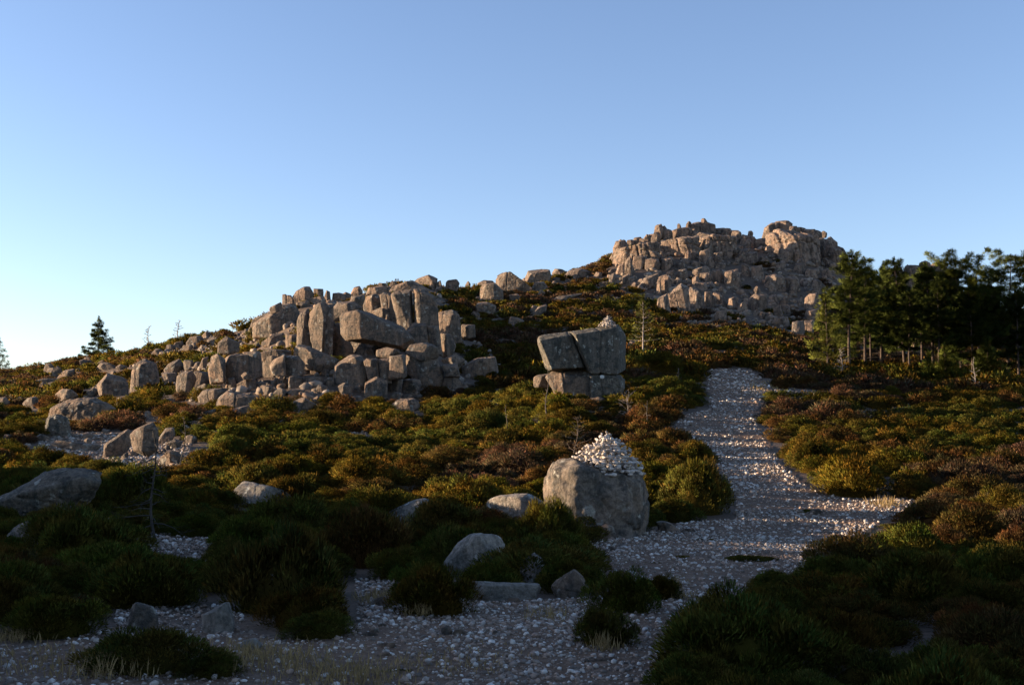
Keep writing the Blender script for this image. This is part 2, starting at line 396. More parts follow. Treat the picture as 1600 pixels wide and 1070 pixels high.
ROCKS = []       # (outline in pixels, distance, name) for keeping shrubs out of the way
def edge_y(o, x):
    r = []
    for i in range(len(o)):
        (x1, y1), (x2, y2) = o[i - 1], o[i]
        if (x1 - x) * (x2 - x) <= 0 and x1 != x2: r.append((x, y1 + (y2 - y1) * (x - x1) / (x2 - x1)))
    return r or [(x, min(q[1] for q in o)), (x, max(q[1] for q in o))]
def rock(reg, outline, label=None, crease=None, d=None, depth=0.8, mat=None, p=90, amp=0.024, name='boulder', cat='boulder',
         sink=True, group=None, row=None, grooves=(), keep=True, push=0.35, sub=None, yaw=None, chips=5):
    o = poly(reg, outline)
    if row in ('crest1', 'crest2'):
        mx = sum(q[0] for q in o) / len(o); o = [(mx + (q[0] - mx) * 1.28, q[1]) for q in o]
    a = np.array(o)
    lo, hi = a.min(0), a.max(0); cx, cy = (lo + hi) / 2
    dist = d if d else hit(cx, hi[1] - 0.5)
    w, h = (hi - lo) * dist / F
    dep = depth * min(max(w, 0.55 * h), 1.7 * h if sink else 3 * h)
    d0 = dist + dep * push
    cen = np.array([cx, cy]); pts = []; size_px = max(hi - lo)
    for q in a: pts.append(at(*q, d0))
    rs = random.Random(int(cx * 31 + cy * 17)); jx = rs.uniform(-.10, .10) * (hi[0] - lo[0]); jy = rs.uniform(-.03, .10) * (hi[1] - lo[1])
    if crease:
        for q in poly(reg, crease): pts.append(at(*q, d0 - dep * 0.5))
        for q in a: pts.append(at(*(cen + (q - cen) * 0.86), d0 - dep * 0.24))
    elif size_px > 9 and rs.random() < .85:
        f = rs.uniform(.40, .78) if mat is M_CRAG else rs.uniform(.34, .70); xs = lo[0] + f * (hi[0] - lo[0]); lean = rs.uniform(-.12, .12) * (hi[0] - lo[0])
        ys = [q[1] for q in edge_y(o, xs)]; yt, yb = min(ys), max(ys); hh = yb - yt
        pts.append(at(xs + lean, yt + hh * rs.uniform(.03, .16), d0 - dep * .5)); pts.append(at(xs - lean, yb - hh * rs.uniform(0, .1), d0 - dep * rs.uniform(.42, .58)))
        if rs.random() < .5: pts.append(at(xs + lean + rs.uniform(.12, .3) * (hi[0] - lo[0]), yt + hh * rs.uniform(.15, .4), d0 - dep * rs.uniform(.36, .46)))
        for q in a: pts.append(at(*(cen + (q - cen) * 0.93), d0 - dep * 0.12))
    else:
        for q in a:
            k = 0.84 + rs.uniform(-.08, .06)
            pts.append(at(*(cen + (q - cen) * k + (jx, jy)), d0 - dep * (0.5 + rs.uniform(-.08, .08))))
    for q in a:
        k = 0.86 + rs.uniform(-.08, .06)
        pts.append(at(*(cen + (q - cen) * k - (jx, 0)), d0 + dep * 0.5))
    pts = np.array(pts)
    yw = rs.uniform(-.35, .2) if yaw is None else yaw           # turn the front: + faces the viewer's right
    xc = at(cx, cy, d0)[0]; dy = (pts[:, 0] - xc) * yw; pts = pts * (1 + dy / pts[:, 1])[:, None]
    if sink:
        zl = pts[:, 2].min(); low = pts[pts[:, 2] < zl + 0.3 * h].copy(); low[:, 2] -= 0.22 * h; gl = ground(low[:, 0], low[:, 1]) - 0.15; low[:, 2] = np.where((low[:, 2] - gl < 3.5) & (row in STAND), np.minimum(low[:, 2], gl), low[:, 2]); pts = np.vstack([pts, low])
    size = max(hi - lo)
    n = sub or (6 if size > 34 else 5 if size > 14 else 4)
    if size > (22 if mat is M_CRAG else 40) and not grooves and rs.random() < .75:            # joints
        grooves = [((1, rs.uniform(-.3, .3), rs.uniform(-.35, .35)), rs.uniform(-.5, .5), .035, rs.uniform(.03, .07))]
        if rs.random() < .4: grooves.append(((rs.uniform(-.3, .3), 0, 1), rs.uniform(-.5, .5), .035, rs.uniform(.03, .06)))
    p = p * 2.4 if p < 50 else p
    V, Fc = rock_verts(pts, n, p, amp, (cx * 0.13 + cy * 0.07) % 50, grooves, chips if size > 18 else 4)
    base = np.array([(V[:, 0].min() + V[:, 0].max()) / 2, (V[:, 1].min() + V[:, 1].max()) / 2, V[:, 2].min()])
    ob = obj(name, mesh_np(name, V - base, Fc, mat or M_GRANITE, smooth=True), base)
    tag(ob, label, cat, group)
    if keep: ROCKS.append((o, d0, (lo, hi)))
    if row: ROWS.setdefault(row, []).append((cx, w, h, ob))
    return ob, V, Fc
ROWS = {}; STAND = ('ridge', 'crest', 'behind', 'crest1', 'crest2', 'slope')
ORD = 'first second third fourth fifth sixth seventh eighth ninth tenth eleventh twelfth thirteenth fourteenth fifteenth sixteenth seventeenth eighteenth nineteenth twentieth'.split()
ORD += ['twenty-' + w for w in ORD[:9]] + ['thirtieth'] + ['thirty-' + w for w in ORD[:9]]
def label_rows():
    for key, rows in ROWS.items():
        templ, group, rev = ROWDEF[key]
        rows.sort(key=lambda r: r[0], reverse=rev)
        for k, (_, w, h, o) in enumerate(rows):
            a = h / max(w, 1e-3)
            shape = 'tall narrow' if a > 1.7 else 'upright' if a > 1.1 else 'low flat' if a < 0.5 else 'squat' if a < 0.8 else 'blocky'
            o['label'] = f'{shape} {templ}'.replace('#', ORD[k]); o['group'] = group
# ---- foreground rocks
rock(R_L, '-30,570 60,520 190,450 330,372 600,368 642,395 600,480 545,600 300,690 60,700 -30,670', 'broad grey lichen-spotted boulder with a split upper slab beside dark shrubs', crease='40,545 330,470 590,450', depth=0.7, mat=M_GREY, amp=0.05, grooves=[((0.15, -0.75, 1), 0.42, 0.035, 0.06)])
rock(R_L, '40,780 80,735 170,690 240,695 235,760 200,850 60,840', 'small pale blue-grey boulder just below the broad lichen-spotted boulder', mat=M_PALE, amp=0.05)
rock(R_X, '362,766 372,757 400,754 430,766 465,782 455,792 365,794', 'pale low boulder showing its back among dark shrubs below the outcrop', mat=M_PALE, depth=1.0, p=9)
rock(R_M, '840,690 890,645 940,620 1050,565 1130,552 1230,570 1285,605 1270,680 1150,720 900,720', 'pale domed boulder rising out of dark shrubs', mat=M_PALE, depth=0.9, p=9)
rock(R_N, '70,600 100,545 160,530 340,518 420,565 530,630 545,690 300,700 90,660', 'low pale slab-backed boulder touching the shrub beside the near cairn boulder', mat=M_PALE, depth=0.8, p=14)
CAIRN_ROCK = rock(R_K, '22,500 30,440 55,342 130,330 240,322 400,335 600,360 850,425 940,480 975,580 978,680 960,880 850,1010 600,1000 250,960 50,760', 'big blocky boulder carrying the larger white stone cairn',
     crease='370,380 330,620 380,860 815,520 825,760 820,960', depth=0.95, mat=M_MID, amp=0.06, p=32, push=0.45, yaw=.05, chips=10,
     grooves=[((1, 0.15, 0.25), 0.62, 0.05, 0.05)])
rock(R_K, '510,975 540,920 600,886 660,918 687,970 690,1030 520,1025', 'small rounded stone at the foot of the near cairn boulder', mat=M_GRANITE, name='rock', cat='rock')
rock(R_X, '688,892 697,872 716,845 740,830 786,836 792,856 775,880 740,900 700,902', 'pale tilted boulder half hidden by a low dark shrub', mat=M_PALE, amp=0.04, p=14)
rock(R_X, '812,892 815,876 835,862 849,870 852,885 853,903 842,914 818,908', 'mottled grey rock beside the low dark shrub, above a flat slab', mat=M_PALE, p=12)
rock(R_X, '735,912 772,908 840,910 850,920 842,934 765,940 735,930', 'long flat slab at the edge of the gravel', mat=M_PALE, depth=0.5, p=16, amp=0.05)
rock(R_P, '480,385 520,340 635,272 680,305 692,345 752,448 620,462 530,450', 'pinkish wedge-shaped rock with a pointed top on the gravel edge', crease='640,276 640,360 600,455', mat=M_MID, name='rock', cat='rock', p=30, amp=0.02)
rock(R_G, '785,520 820,460 880,443 945,445 940,490 850,510', 'grey flat-topped rock partly behind a round dark shrub', mat=M_GRANITE, name='rock', cat='rock')
rock(R_F, '785,570 812,480 825,420 860,402 960,425 990,490 992,580 880,595', 'squat brown-grey rock standing behind the low heath mound', crease='850,410 830,560', mat=M_MID, name='rock', cat='rock', p=18)
rock(R_F, '1265,570 1262,480 1340,450 1410,399 1440,450 1462,530 1450,602 1350,610 1280,600', 'slanted pale rock with a high pointed corner near the low heath mound', crease='1345,456 1340,600', mat=M_PALE, name='rock', cat='rock', p=30, amp=0.02)
rock(R_F, '640,625 665,588 780,563 795,600 705,645', 'low pale stone beside the squat brown-grey rock', mat=M_PALE, name='rock', cat='rock')
rock(R_F, '255,365 330,345 420,352 425,380 260,380', 'thin pale stone lying behind the left heath mound'.replace('left ', 'broad '), mat=M_PALE, name='rock', cat='rock')
rock(R_F, '1470,690 1520,640 1600,625 1640,660 1600,720 1500,710', 'flat grey rock lying beside the dry grass', mat=M_PALE, name='rock', cat='rock')
rock(R_F, '900,915 920,885 970,873 1020,890 1030,920', 'pale rounded stone at the front edge of the gravel', mat=M_PALE, name='rock', cat='rock')
for k, (s, l) in enumerate([('1225,690 1245,640 1290,625 1310,660 1295,695', 'dull brown stone, darker of two paired stones on gravel'),
      ('1305,690 1330,650 1370,640 1390,665 1380,697', 'pale pink stone, lighter of two paired stones on gravel'),
      ('720,690 760,668 830,672 850,690 800,702 730,704', 'flat pink stone beside the small dark mound shrub'),
      ('790,660 840,640 860,668 850,685 805,680', 'reddish stone touching the flat pink stone'),
      ('845,770 860,735 930,735 960,765 930,782 860,780', 'flat tan stone set into the gravel'),
      ('820,825 850,795 920,795 930,815 870,832', 'tan slab stone just below the flat tan stone'),
      ('660,915 680,880 720,875 735,905 700,920', 'dull round stone below the tan slab stone'),
      ('835,630 860,612 895,615 880,640 850,642', 'pale angular stone in front of the round dark shrub')]):
    rock(R_G, s, l, name='rock', cat='rock', keep=False)
for s, l in [('110,700 125,655 150,660 155,705', 'small upright stone alone on the lower gravel'),
             ('690,860 740,838 830,832 880,822 860,850 740,866', 'thin buried slab at the foot of the gravel shrub'),
             ('520,870 530,855 560,858 555,880 525,880', 'small square white stone on the lower gravel'),
             ('1100,960 1125,915 1165,905 1190,940 1150,970', 'brown rock under the shrubs beside the gravel'),
             ('1290,40 1320,22 1375,20 1390,44 1330,52', 'flat reddish rock on the gravel near the cairn boulder'),
             ('205,480 220,455 280,452 300,480 250,490', 'brown stone close to the wedge-shaped rock'),
             ('645,580 655,545 675,540 690,580 660,588', 'small upright pinkish stone above the gravel shrub'),
             ('830,160 850,130 880,135 895,160 860,170', 'grey stone on the gravel above the wedge rock')]:
    rock(R_P, s, l, name='rock', cat='rock', keep=False)
rock(R_N, '1140,700 1170,690 1230,710 1290,755 1230,770 1160,750', 'low grey rock beside the near cairn boulder', name='rock', cat='rock')
rock(R_N, '1130,685 1150,670 1270,668 1270,684 1150,692', 'thin flat slab beside the near cairn boulder', name='rock', cat='rock')
rock(R_X, '1262,802 1268,795 1280,794 1286,800 1278,806', 'grey stone beside the flat green mat on the path', name='rock', cat='rock', keep=False)
# ---- left slope
rock(R_L, '640,275 655,215 710,180 800,115 828,130 830,200 770,275 680,305', 'sunlit long boulder lying under a dead sapling', crease='660,225 790,140 800,190', p=16, amp=0.05)
rock(R_L, '810,160 870,110 960,73 992,120 992,215 930,260 830,220', 'sunlit upper boulder leaning on the long one', crease='900,100 890,220', p=14, d=35.5)
rock(R_L, '990,190 1040,110 1090,108 1095,160 1040,210', 'reddish boulder right above the pale stones'.replace('right above', 'above'), p=18)
rock(R_L, '1030,215 1090,180 1145,200 1095,245', 'small reddish rock between the reddish boulder and pale stones', name='rock', cat='rock')
rock(R_L, '985,315 1040,260 1100,258 1145,290 1135,345 1040,350', 'pale pinkish rock at the foot of a dead sapling', name='rock', cat='rock', amp=0.06)
rock(R_L, '755,310 775,275 800,262 805,290 770,318', 'small pink slab leaning beside the long sunlit boulder', name='rock', cat='rock')
rock(R_L, '810,275 840,245 870,250 865,290 830,300', 'small pink rock in front of the sunlit boulders', name='rock', cat='rock')
rock(R_L, '380,310 430,275 500,280 575,320 550,355 415,350', 'blue-grey rounded rock behind the broad lichen-spotted boulder', mat=M_GREY, p=12)
rock(R_L, '518,215 528,185 548,174 577,195 562,222', 'small grey block on bare ground below the wide boulder', name='rock', cat='rock')
rock(R_L, '300,225 350,190 520,205 640,222 610,255 330,258', 'long tan rock sheet lying flush with bare ground', depth=0.9, p=12)
for s, l, kw in [
  ('290,648 300,615 345,577 372,605 368,630 320,650', 'pointed pale rock alone on the far heath slope', dict(crease='365,600 360,640')),
  ('340,650 380,608 450,597 445,628 400,652', 'dark slab leaning against the pointed pale rock', {}),
  ('210,668 260,652 350,655 345,680 230,684', 'long low slab below the pointed pale rock', {}),
  ('583,585 600,562 650,560 692,580 690,605 620,608', 'grey boulder on the heath above the pentagonal one', {}),
  ('576,695 600,665 640,623 740,645 772,690 768,735 700,760 610,765', 'grey pentagonal boulder with a pale seam', dict(crease='600,690 640,640 610,755', p=26)),
  ('776,705 785,610 805,565 850,543 925,553 947,620 957,692 900,708 800,724', 'tall smooth block with a vertical crack, standing by itself', dict(crease='850,550 832,600 828,716', p=24, amp=0.022, grooves=[((1, 0, 0.1), -0.45, 0.03, 0.05)])),
  ('973,605 1000,570 1075,533 1112,600 1060,627 985,622', 'tilted rock with a pale seam behind the round boulder', dict(p=26)),
  ('965,622 1060,620 1045,692 972,684', 'dark block under the tilted seamed rock', {}),
  ('1046,695 1055,640 1090,615 1150,603 1172,640 1165,690 1130,748 1060,758', 'round-shouldered blue-grey boulder, sunlit on one side', dict(p=12, amp=0.03)),
  ('1145,640 1160,608 1240,618 1257,680 1200,712 1150,695', 'dark rounded boulder joined to the round-shouldered one', dict(p=12)),
  ('1093,555 1105,543 1150,545 1167,575 1130,602 1100,590', 'grey rock behind the round-shouldered boulder', {}),
  ('1148,603 1165,560 1200,553 1198,592 1165,610', 'thin leaning rock between grey rocks above the rounded boulder', {}),
  ('1183,605 1213,530 1247,523 1232,580 1210,612', 'narrow leaning slab beside the wall-like blocks', {}),
  ('1176,705 1220,683 1268,700 1252,728 1190,728', 'small grey rock below the dark rounded boulder', {}),
  ('1178,765 1210,725 1290,713 1358,713 1343,762 1270,805 1190,795', 'low tan slab below the wall-like blocks', {}),
  ('1283,820 1310,770 1370,723 1440,738 1535,758 1528,805 1400,838 1295,838', 'bright sunlit boulder at the foot of the outcrop', dict(crease='1310,780 1420,770 1400,830')),
  ('1150,890 1180,865 1290,835 1280,870 1200,900', 'pale flat rock half under shrubs', {}),
  ('1380,850 1420,830 1490,812 1500,840 1430,870', 'pale low rock just below the bright sunlit boulder', {}),
  ('320,805 330,745 370,713 435,725 472,757 400,795', 'rounded upper rock resting behind the wide split boulder', dict(p=12)),
  ('275,865 300,825 420,773 560,768 650,800 695,835 600,895 480,910 300,885', 'wide low boulder split by diagonal cracks', dict(crease='310,840 560,800 560,890', amp=0.05, grooves=[((1, 0, -1.5), 0.1, 0.03, 0.05), ((1, 0, 1), 0.5, 0.03, 0.04)])),
  ('495,750 560,708 595,740 560,765', 'pinkish slab beside the wide split boulder', {}),
  ('558,710 575,700 592,705 600,757 568,750', 'small reddish upright stone next to the pentagonal boulder', {}),
  ('258,985 275,890 330,863 390,880 418,930 432,985 330,1005', 'blue-grey craggy boulder below the wide split one', dict(mat=M_GREY, amp=0.06)),
  ('350,905 385,888 408,930 372,940', 'pale knob resting against the blue-grey craggy boulder', dict(mat=M_GREY)),
  ('205,945 235,910 270,905 268,960 225,965', 'small dark rock beside the blue-grey craggy boulder', {}),
  ('128,810 165,770 215,763 245,790 222,835 150,835', 'low rounded rock on the heath beside the wide split boulder', {}),
  ('-25,770 35,763 62,795 45,830 -25,835', 'round dark rock at the very edge of the view', {}),
  ('-25,870 40,865 62,890 40,900 -25,900', 'flat pale rock below the round dark edge rock', {}),
  ('250,810 270,785 310,780 315,815 260,820', 'small rock wedged beside the rounded upper rock', {}),
  ('215,1000 240,985 290,1000 310,1025 240,1030', 'small pale rock below the blue-grey craggy boulder', {}),
  ('475,545 500,540 525,555 520,572 480,570', 'small pale rock on the heath below the lone pine', {}),
  ('690,590 720,570 760,580 760,600 700,605', 'small rock among heath above the tall smooth block', {}),
  ('840,545 855,522 870,540 862,552', 'small pale stone above the tall smooth block', {})]:
    kw = dict(kw); rock(R_A, s, l, **kw)
for s in ['985,490 995,455 1025,450 1050,470 1030,495', '1025,470 1045,440 1090,430 1100,460 1060,480', '1080,490 1095,455 1150,450 1160,475 1110,495',
          '1110,440 1135,405 1200,400 1230,430 1200,450', '1205,400 1235,372 1265,385 1260,410 1220,415', '1225,450 1240,420 1300,405 1310,430 1260,455',
          '905,505 930,480 960,475 985,500 940,515', '1180,480 1200,455 1240,460 1240,485', '580,560 610,545 640,550 630,570', '1390,440 1400,415 1440,410 1445,440']:
    rock(R_A, s, row='slope', name='rock', cat='rock')
# ---- outcrop
OUT0 = poly(R_A, '780,720 1050,500 1240,500 1529,330 1529,840 900,840')
W = dict(name='outcrop_block', cat='rock block', mat=M_GRANITE)
A2 = [
  ('1298,505 1300,440 1350,398 1395,425 1432,440 1432,500 1350,514', 'cap block sitting on top of the wall-like blocks', dict(p=18, d=71.0, sink=False)),
  ('1241,610 1262,520 1300,503 1348,540 1352,645 1300,660 1255,655', 'sunlit rough block at the end of the outcrop wall', dict(crease='1300,515 1345,640', p=20, d=69)),
  ('1343,565 1360,520 1420,503 1522,503 1535,640 1440,655 1350,650', 'broad smooth wall block beneath the cap block', dict(crease='1370,530 1420,520 1430,650', p=26, d=69.5)),
  ('1358,655 1400,645 1417,702 1370,725', 'narrow block wedged under the broad wall block', {}),
  ('1413,690 1470,655 1532,665 1524,724 1430,724', 'lit low block under the broad wall block', {}),
  ('1443,640 1470,617 1503,635 1492,660 1455,660', 'pinkish stone lodged above the lit low block', dict(d=68, sink=False)),
  ('1268,675 1300,650 1347,660 1352,700 1290,714', 'grey stone below the sunlit rough block', {})]
for s, l, kw in A2: rock(R_A, s, l, **{**W, **kw})
O2 = [
  ('58,390 60,345 110,320 160,292 230,222 320,210 352,260 352,375 190,405', 'large shaded boulder on the shoulder of the outcrop', dict(crease='165,300 185,330 190,398', p=20)),
  ('48,345 58,318 160,272 165,300 70,362', 'thin ledge rock before the large shoulder boulder', {}),
  ('160,262 168,240 235,208 245,225 240,262 172,285', 'flat cap on the large shoulder boulder', dict(sink=False, d=84)),
  ('113,460 190,405 255,398 267,468 130,474', 'sunlit smooth rock left under the shoulder boulder'.replace('left ', ''), {}),
  ('262,405 330,408 348,432 300,494 265,474', 'pink tilted rock next to the sunlit smooth one', {}),
  ('333,425 335,325 350,285 410,238 432,350 442,445 380,475', 'left leaning column of the outcrop, sunlit'.replace('left leaning', 'outermost leaning'), dict(d=75, p=16)),
  ('403,340 412,268 470,208 520,202 545,220 500,300 492,430 497,532 440,475 410,385', 'rounded tall column beside the leaning one', dict(d=74.2, p=12, amp=0.045)),
  ('478,445 490,260 520,215 562,203 562,330 557,555 500,545 480,475', 'tall fluted column with dark streaks', dict(d=74.6, p=14, amp=0.045)),
  ('546,335 550,260 590,213 700,203 747,245 700,265 640,272 598,300 592,335', 'rounded block on top of the sunlit pillar', dict(d=77.5, p=12, sink=False)),
  ('548,355 552,335 600,330 640,430 690,500 690,548 560,558', 'sunlit pillar under the overhanging wedge', dict(d=75, p=20)),
  ('598,300 618,273 715,251 850,320 950,350 1040,410 1082,452 1012,503 850,483 740,435 640,452 605,412', 'huge wedge block tipped over an overhang', dict(crease='712,262 722,300 735,425', d=71.5, depth=0.55, p=30, amp=0.018, sink=False)),
  ('640,460 700,430 830,480 840,545 690,548', 'brown shaded rock under the overhanging wedge', dict(d=76)),
  ('648,215 690,173 760,162 765,200 742,245', 'pale rock on the crest behind the rounded block', dict(d=86)),
  ('743,240 770,173 830,153 862,180 884,240 800,268 750,264', 'shaded rounded block high on the outcrop', dict(d=80)),
  ('790,270 885,235 915,330 930,350 860,325', 'sloping slab beneath the shaded rounded block', dict(d=79)),
  ('850,170 858,155 922,148 935,200 950,300 990,375 925,345 880,250', 'dark recessed block beside the pink standing one', dict(d=79)),
  ('918,165 930,150 960,136 1037,128 1057,180 1068,342 990,374 950,300 930,200', 'pink standing block, sunlit, next to a dark gap', dict(crease='940,160 1030,150 1050,330', d=76.5, p=30, amp=0.02)),
  ('1068,345 1064,200 1066,123 1130,128 1190,163 1217,230 1224,338 1140,354', 'tall grey shaded slab block at the outcrop top', dict(crease='1075,140 1110,150 1110,340', d=76, p=30, amp=0.02)),
  ('1220,390 1218,262 1310,253 1352,290 1367,425 1280,435', 'streaked grey block behind the tall slab block', dict(d=83)),
  ('1363,420 1365,345 1450,348 1452,412 1380,425', 'low streaked block trailing off the outcrop', dict(d=84)),
  ('1003,400 1060,338 1140,337 1152,465 1080,455 1010,435', 'square shaded block under the tall slab block', dict(d=74)),
  ('1143,355 1222,352 1245,515 1150,475', 'leaning shaded column under the tall slab block', dict(d=74)),
  ('1233,400 1300,408 1333,482 1303,535 1240,525', 'dark sloping block at the shaded outcrop end', dict(d=75)),
  ('998,530 1040,473 1120,458 1200,478 1225,535 1130,560', 'domed block over the front row of the outcrop', dict(d=70, p=10)),
  ('826,555 830,508 900,488 992,520 950,545 870,565', 'small sunlit rock lodged under the wedge', dict(d=69.5, sink=False)),
  ('553,660 560,618 680,543 742,543 792,600 792,690 770,737 600,747 570,705', 'large sunlit facet block in the front row', dict(crease='690,552 720,600 748,730', p=30, amp=0.02)),
  ('745,560 842,558 853,670 790,700', 'shaded block behind the large facet block', dict(d=67)),
  ('842,562 912,556 928,690 860,695', 'narrow shaded block in the front row', dict(d=67)),
  ('908,660 913,543 1012,533 1024,645 950,668', 'sunlit square block in the front row', dict(crease='1000,545 1010,650', d=66.5)),
  ('1017,640 1018,540 1050,513 1140,508 1202,540 1242,600 1265,690 1210,742 1110,700 1030,660', 'tall front block with a sunlit face and a dark flank', dict(crease='1060,525 1118,520 1113,700', p=26)),
  ('752,790 760,708 830,670 903,700 903,800 820,815 760,805', 'pointed dark block low in the front row', {}),
  ('903,780 905,690 1003,648 998,695 987,778', 'squared block below the sunlit square one', {}),
  ('988,770 995,690 1102,683 1118,722 1030,786', 'squared dark block below the tall front block', {}),
  ('1218,690 1330,658 1415,740 1300,756 1230,746', 'sloping dark slab at the outcrop foot', {}),
  ('1243,600 1340,598 1355,662 1262,664', 'grey block above the sloping dark slab', dict(d=70)),
  ('1238,570 1330,528 1393,570 1352,610 1262,590', 'rounded grey block among dark shrubs', dict(d=73)),
  ('1362,610 1450,558 1580,553 1605,645 1500,685 1380,675', 'broad grey boulder between dark shrubs beside the outcrop', {}),
  ('-6,655 -4,520 112,508 122,645 50,665', 'dark end block of the outcrop wall', dict(d=69.5)),
  ('100,525 180,498 312,513 305,548 120,562', 'flat ledge over the rounded front blocks', dict(d=72)),
  ('116,650 123,570 170,528 232,528 180,590 194,675 130,685', 'rounded corner block, sunlit, under the flat ledge', dict(p=12)),
  ('166,612 200,560 262,530 266,600 253,645 180,640', 'smooth sunlit block beside the rounded corner block', dict(p=12, d=67.5)),
  ('248,620 258,540 340,538 388,590 384,646 262,646', 'smooth rounded block split from its sunlit neighbour', dict(p=12, d=67.5)),
  ('306,520 330,478 420,488 480,528 605,570 540,628 390,598', 'long sloping slab below the columns', dict(d=70)),
  ('195,660 250,640 380,645 370,670 210,680', 'thin ledge under the smooth rounded block', {})]
for s, l, kw in O2: rock(R_O, s, l, **{**W, **kw})
for s in ['278,748 285,670 340,653 377,680 373,750', '378,738 385,670 490,678 503,712 440,738', '418,655 425,620 460,610 478,640 450,668', '478,655 490,628 540,633 548,667 500,674',
          '343,655 380,630 417,650 380,668', '223,725 260,668 287,720 250,745', '183,715 200,678 232,690 217,728', '-3,750 0,690 70,683 92,720 60,755', '83,765 120,723 180,733 192,785 120,795',
          '188,775 230,738 272,760 252,805 200,805', '-3,855 0,780 50,773 87,810 50,850', '438,770 470,723 525,733 542,768 470,785', '508,705 540,673 572,700 562,743 520,733',
          '270,778 300,750 392,758 372,790 290,792', '590,740 640,710 690,735 680,780 610,785', '690,750 720,715 750,730 750,780 700,785', '580,790 640,780 660,810 600,830', '500,780 560,755 590,790 530,805',
          '915,800 940,770 985,775 990,815 930,820', '1000,800 1030,780 1060,790 1050,820 1010,820', '120,705 150,692 185,700 180,725 130,725', '0,670 25,648 55,665 45,690 5,690', '430,815 470,790 500,810 480,835', '660,820 700,790 740,800 735,830', '560,840 600,815 650,830 630,850']:
    rock(R_O, s, row='front', name='rock', cat='rock')
rock(R_O, '300,838 380,803 465,850 400,888 320,868', 'pale flat rock in the heath below the outcrop')
rock(R_O, '905,858 960,818 1080,813 1115,850 1070,895 930,880', 'pale pinkish broken rock in the heath below the front row', amp=0.06)
rock(R_O, '340,1000 352,975 390,968 400,1000 370,1018', 'small pale rock showing through green heath', name='rock', cat='rock')
for s in ['243,212 250,158 270,158 275,206', '273,207 280,163 300,165 322,210', '298,190 330,138 375,113 420,116 443,160 420,205 330,210', '438,160 445,123 495,126 503,168 450,172',
          '498,195 520,133 542,143 548,194', '415,190 500,168 515,198 430,220', '553,206 560,153 600,148 662,165 652,210', '673,150 690,118 730,108 748,140', '768,160 780,118 880,108 912,130 902,165',
          '826,112 850,88 900,93 898,114', '908,116 925,78 957,78 968,110', '903,155 920,113 1050,73 1110,98 1192,142 1060,146', '1066,92 1100,58 1170,33 1207,55 1213,95 1150,114 1090,106',
          '1207,136 1200,88 1235,73 1248,115', '1262,116 1268,73 1330,63 1353,95 1333,126', '1187,150 1205,118 1242,113 1238,146', '1387,106 1405,73 1422,95 1417,116', '610,165 640,145 680,160 660,178', '330,215 400,195 425,225 350,240']:
    rock(R_O, s, row='ridge', name='rock', cat='rock', mat=M_CRAG)
# ---- hillside above the balanced block
for s, l, kw in [
  ('35,218 45,118 70,93 130,88 152,110 192,140 193,205 130,220 60,226', 'big square block standing on the brown hillside', dict(crease='80,105 132,100 132,216', p=30, amp=0.025)),
  ('136,150 140,60 170,33 230,28 252,70 300,80 352,120 260,156 190,150', 'broad heaped rock behind the big square block', {}),
  ('328,70 350,23 420,13 482,8 503,50 470,95 370,106', 'broad dark rock on the crest between block and crag', {}),
  ('368,136 390,88 450,83 483,132 400,146', 'sunlit smooth slab under the broad crest rock', {}),
  ('226,168 280,160 308,190 272,216 240,206', 'small pinkish block below the big square block', {}),
  ('408,170 435,130 462,155 442,180', 'pale pointed rock, nearer the square block of a pair', {}),
  ('453,155 480,133 503,155 472,170', 'pale low rock, nearer the crag of a pair', {}),
  ('503,198 540,178 640,163 713,158 640,190 520,210', 'long thin slab lying across the brown hillside', {}),
  ('3,268 20,228 90,213 148,235 138,292 60,292', 'grey rounded block beneath the big square block', {}),
  ('-20,300 0,270 35,285 40,310 -10,320', 'small grey rock beside the grey rounded block', {}),
  ('358,268 380,233 412,240 403,280 370,286', 'rounded grey rock of a pair on brown heath', {}),
  ('373,312 400,265 420,240 472,230 468,274 420,292 395,314', 'pinkish leaning rock of a pair on brown heath', {}),
  ('218,356 240,308 300,318 333,340 292,366 230,366', 'grey rock on green heath uphill of the balanced block', {}),
  ('138,294 165,262 242,270 203,299', 'low tan rock below the small pinkish block', {}),
  ('990,490 1005,465 1040,470 1055,495 1010,505', 'small pinkish rock by the slender young pine', {}),
  ('1350,355 1380,330 1430,335 1420,360', 'small pale rock under the crag foot', {}),
  ('1440,365 1450,335 1490,335 1490,368', 'pale square rock under the crag foot', {})]:
    rock(R_H, s, l, **kw)
for s in ['503,28 520,-2 570,3 602,20 560,44 510,40', '578,46 610,13 700,-2 762,20 722,66 600,66', '608,56 650,33 672,60 640,76', '20,95 60,75 130,80 120,100 40,105', '150,45 185,25 230,32 200,60', '760,60 790,20 830,30 820,65', '300,85 320,60 350,70 345,100', '480,90 520,55 560,60 550,95', '560,90 590,62 640,70 620,95', '250,125 290,110 330,125 300,150', '780,110 820,80 860,90 850,120']:
    rock(R_H, s, row='crest', name='rock', cat='rock', mat=M_CRAG)
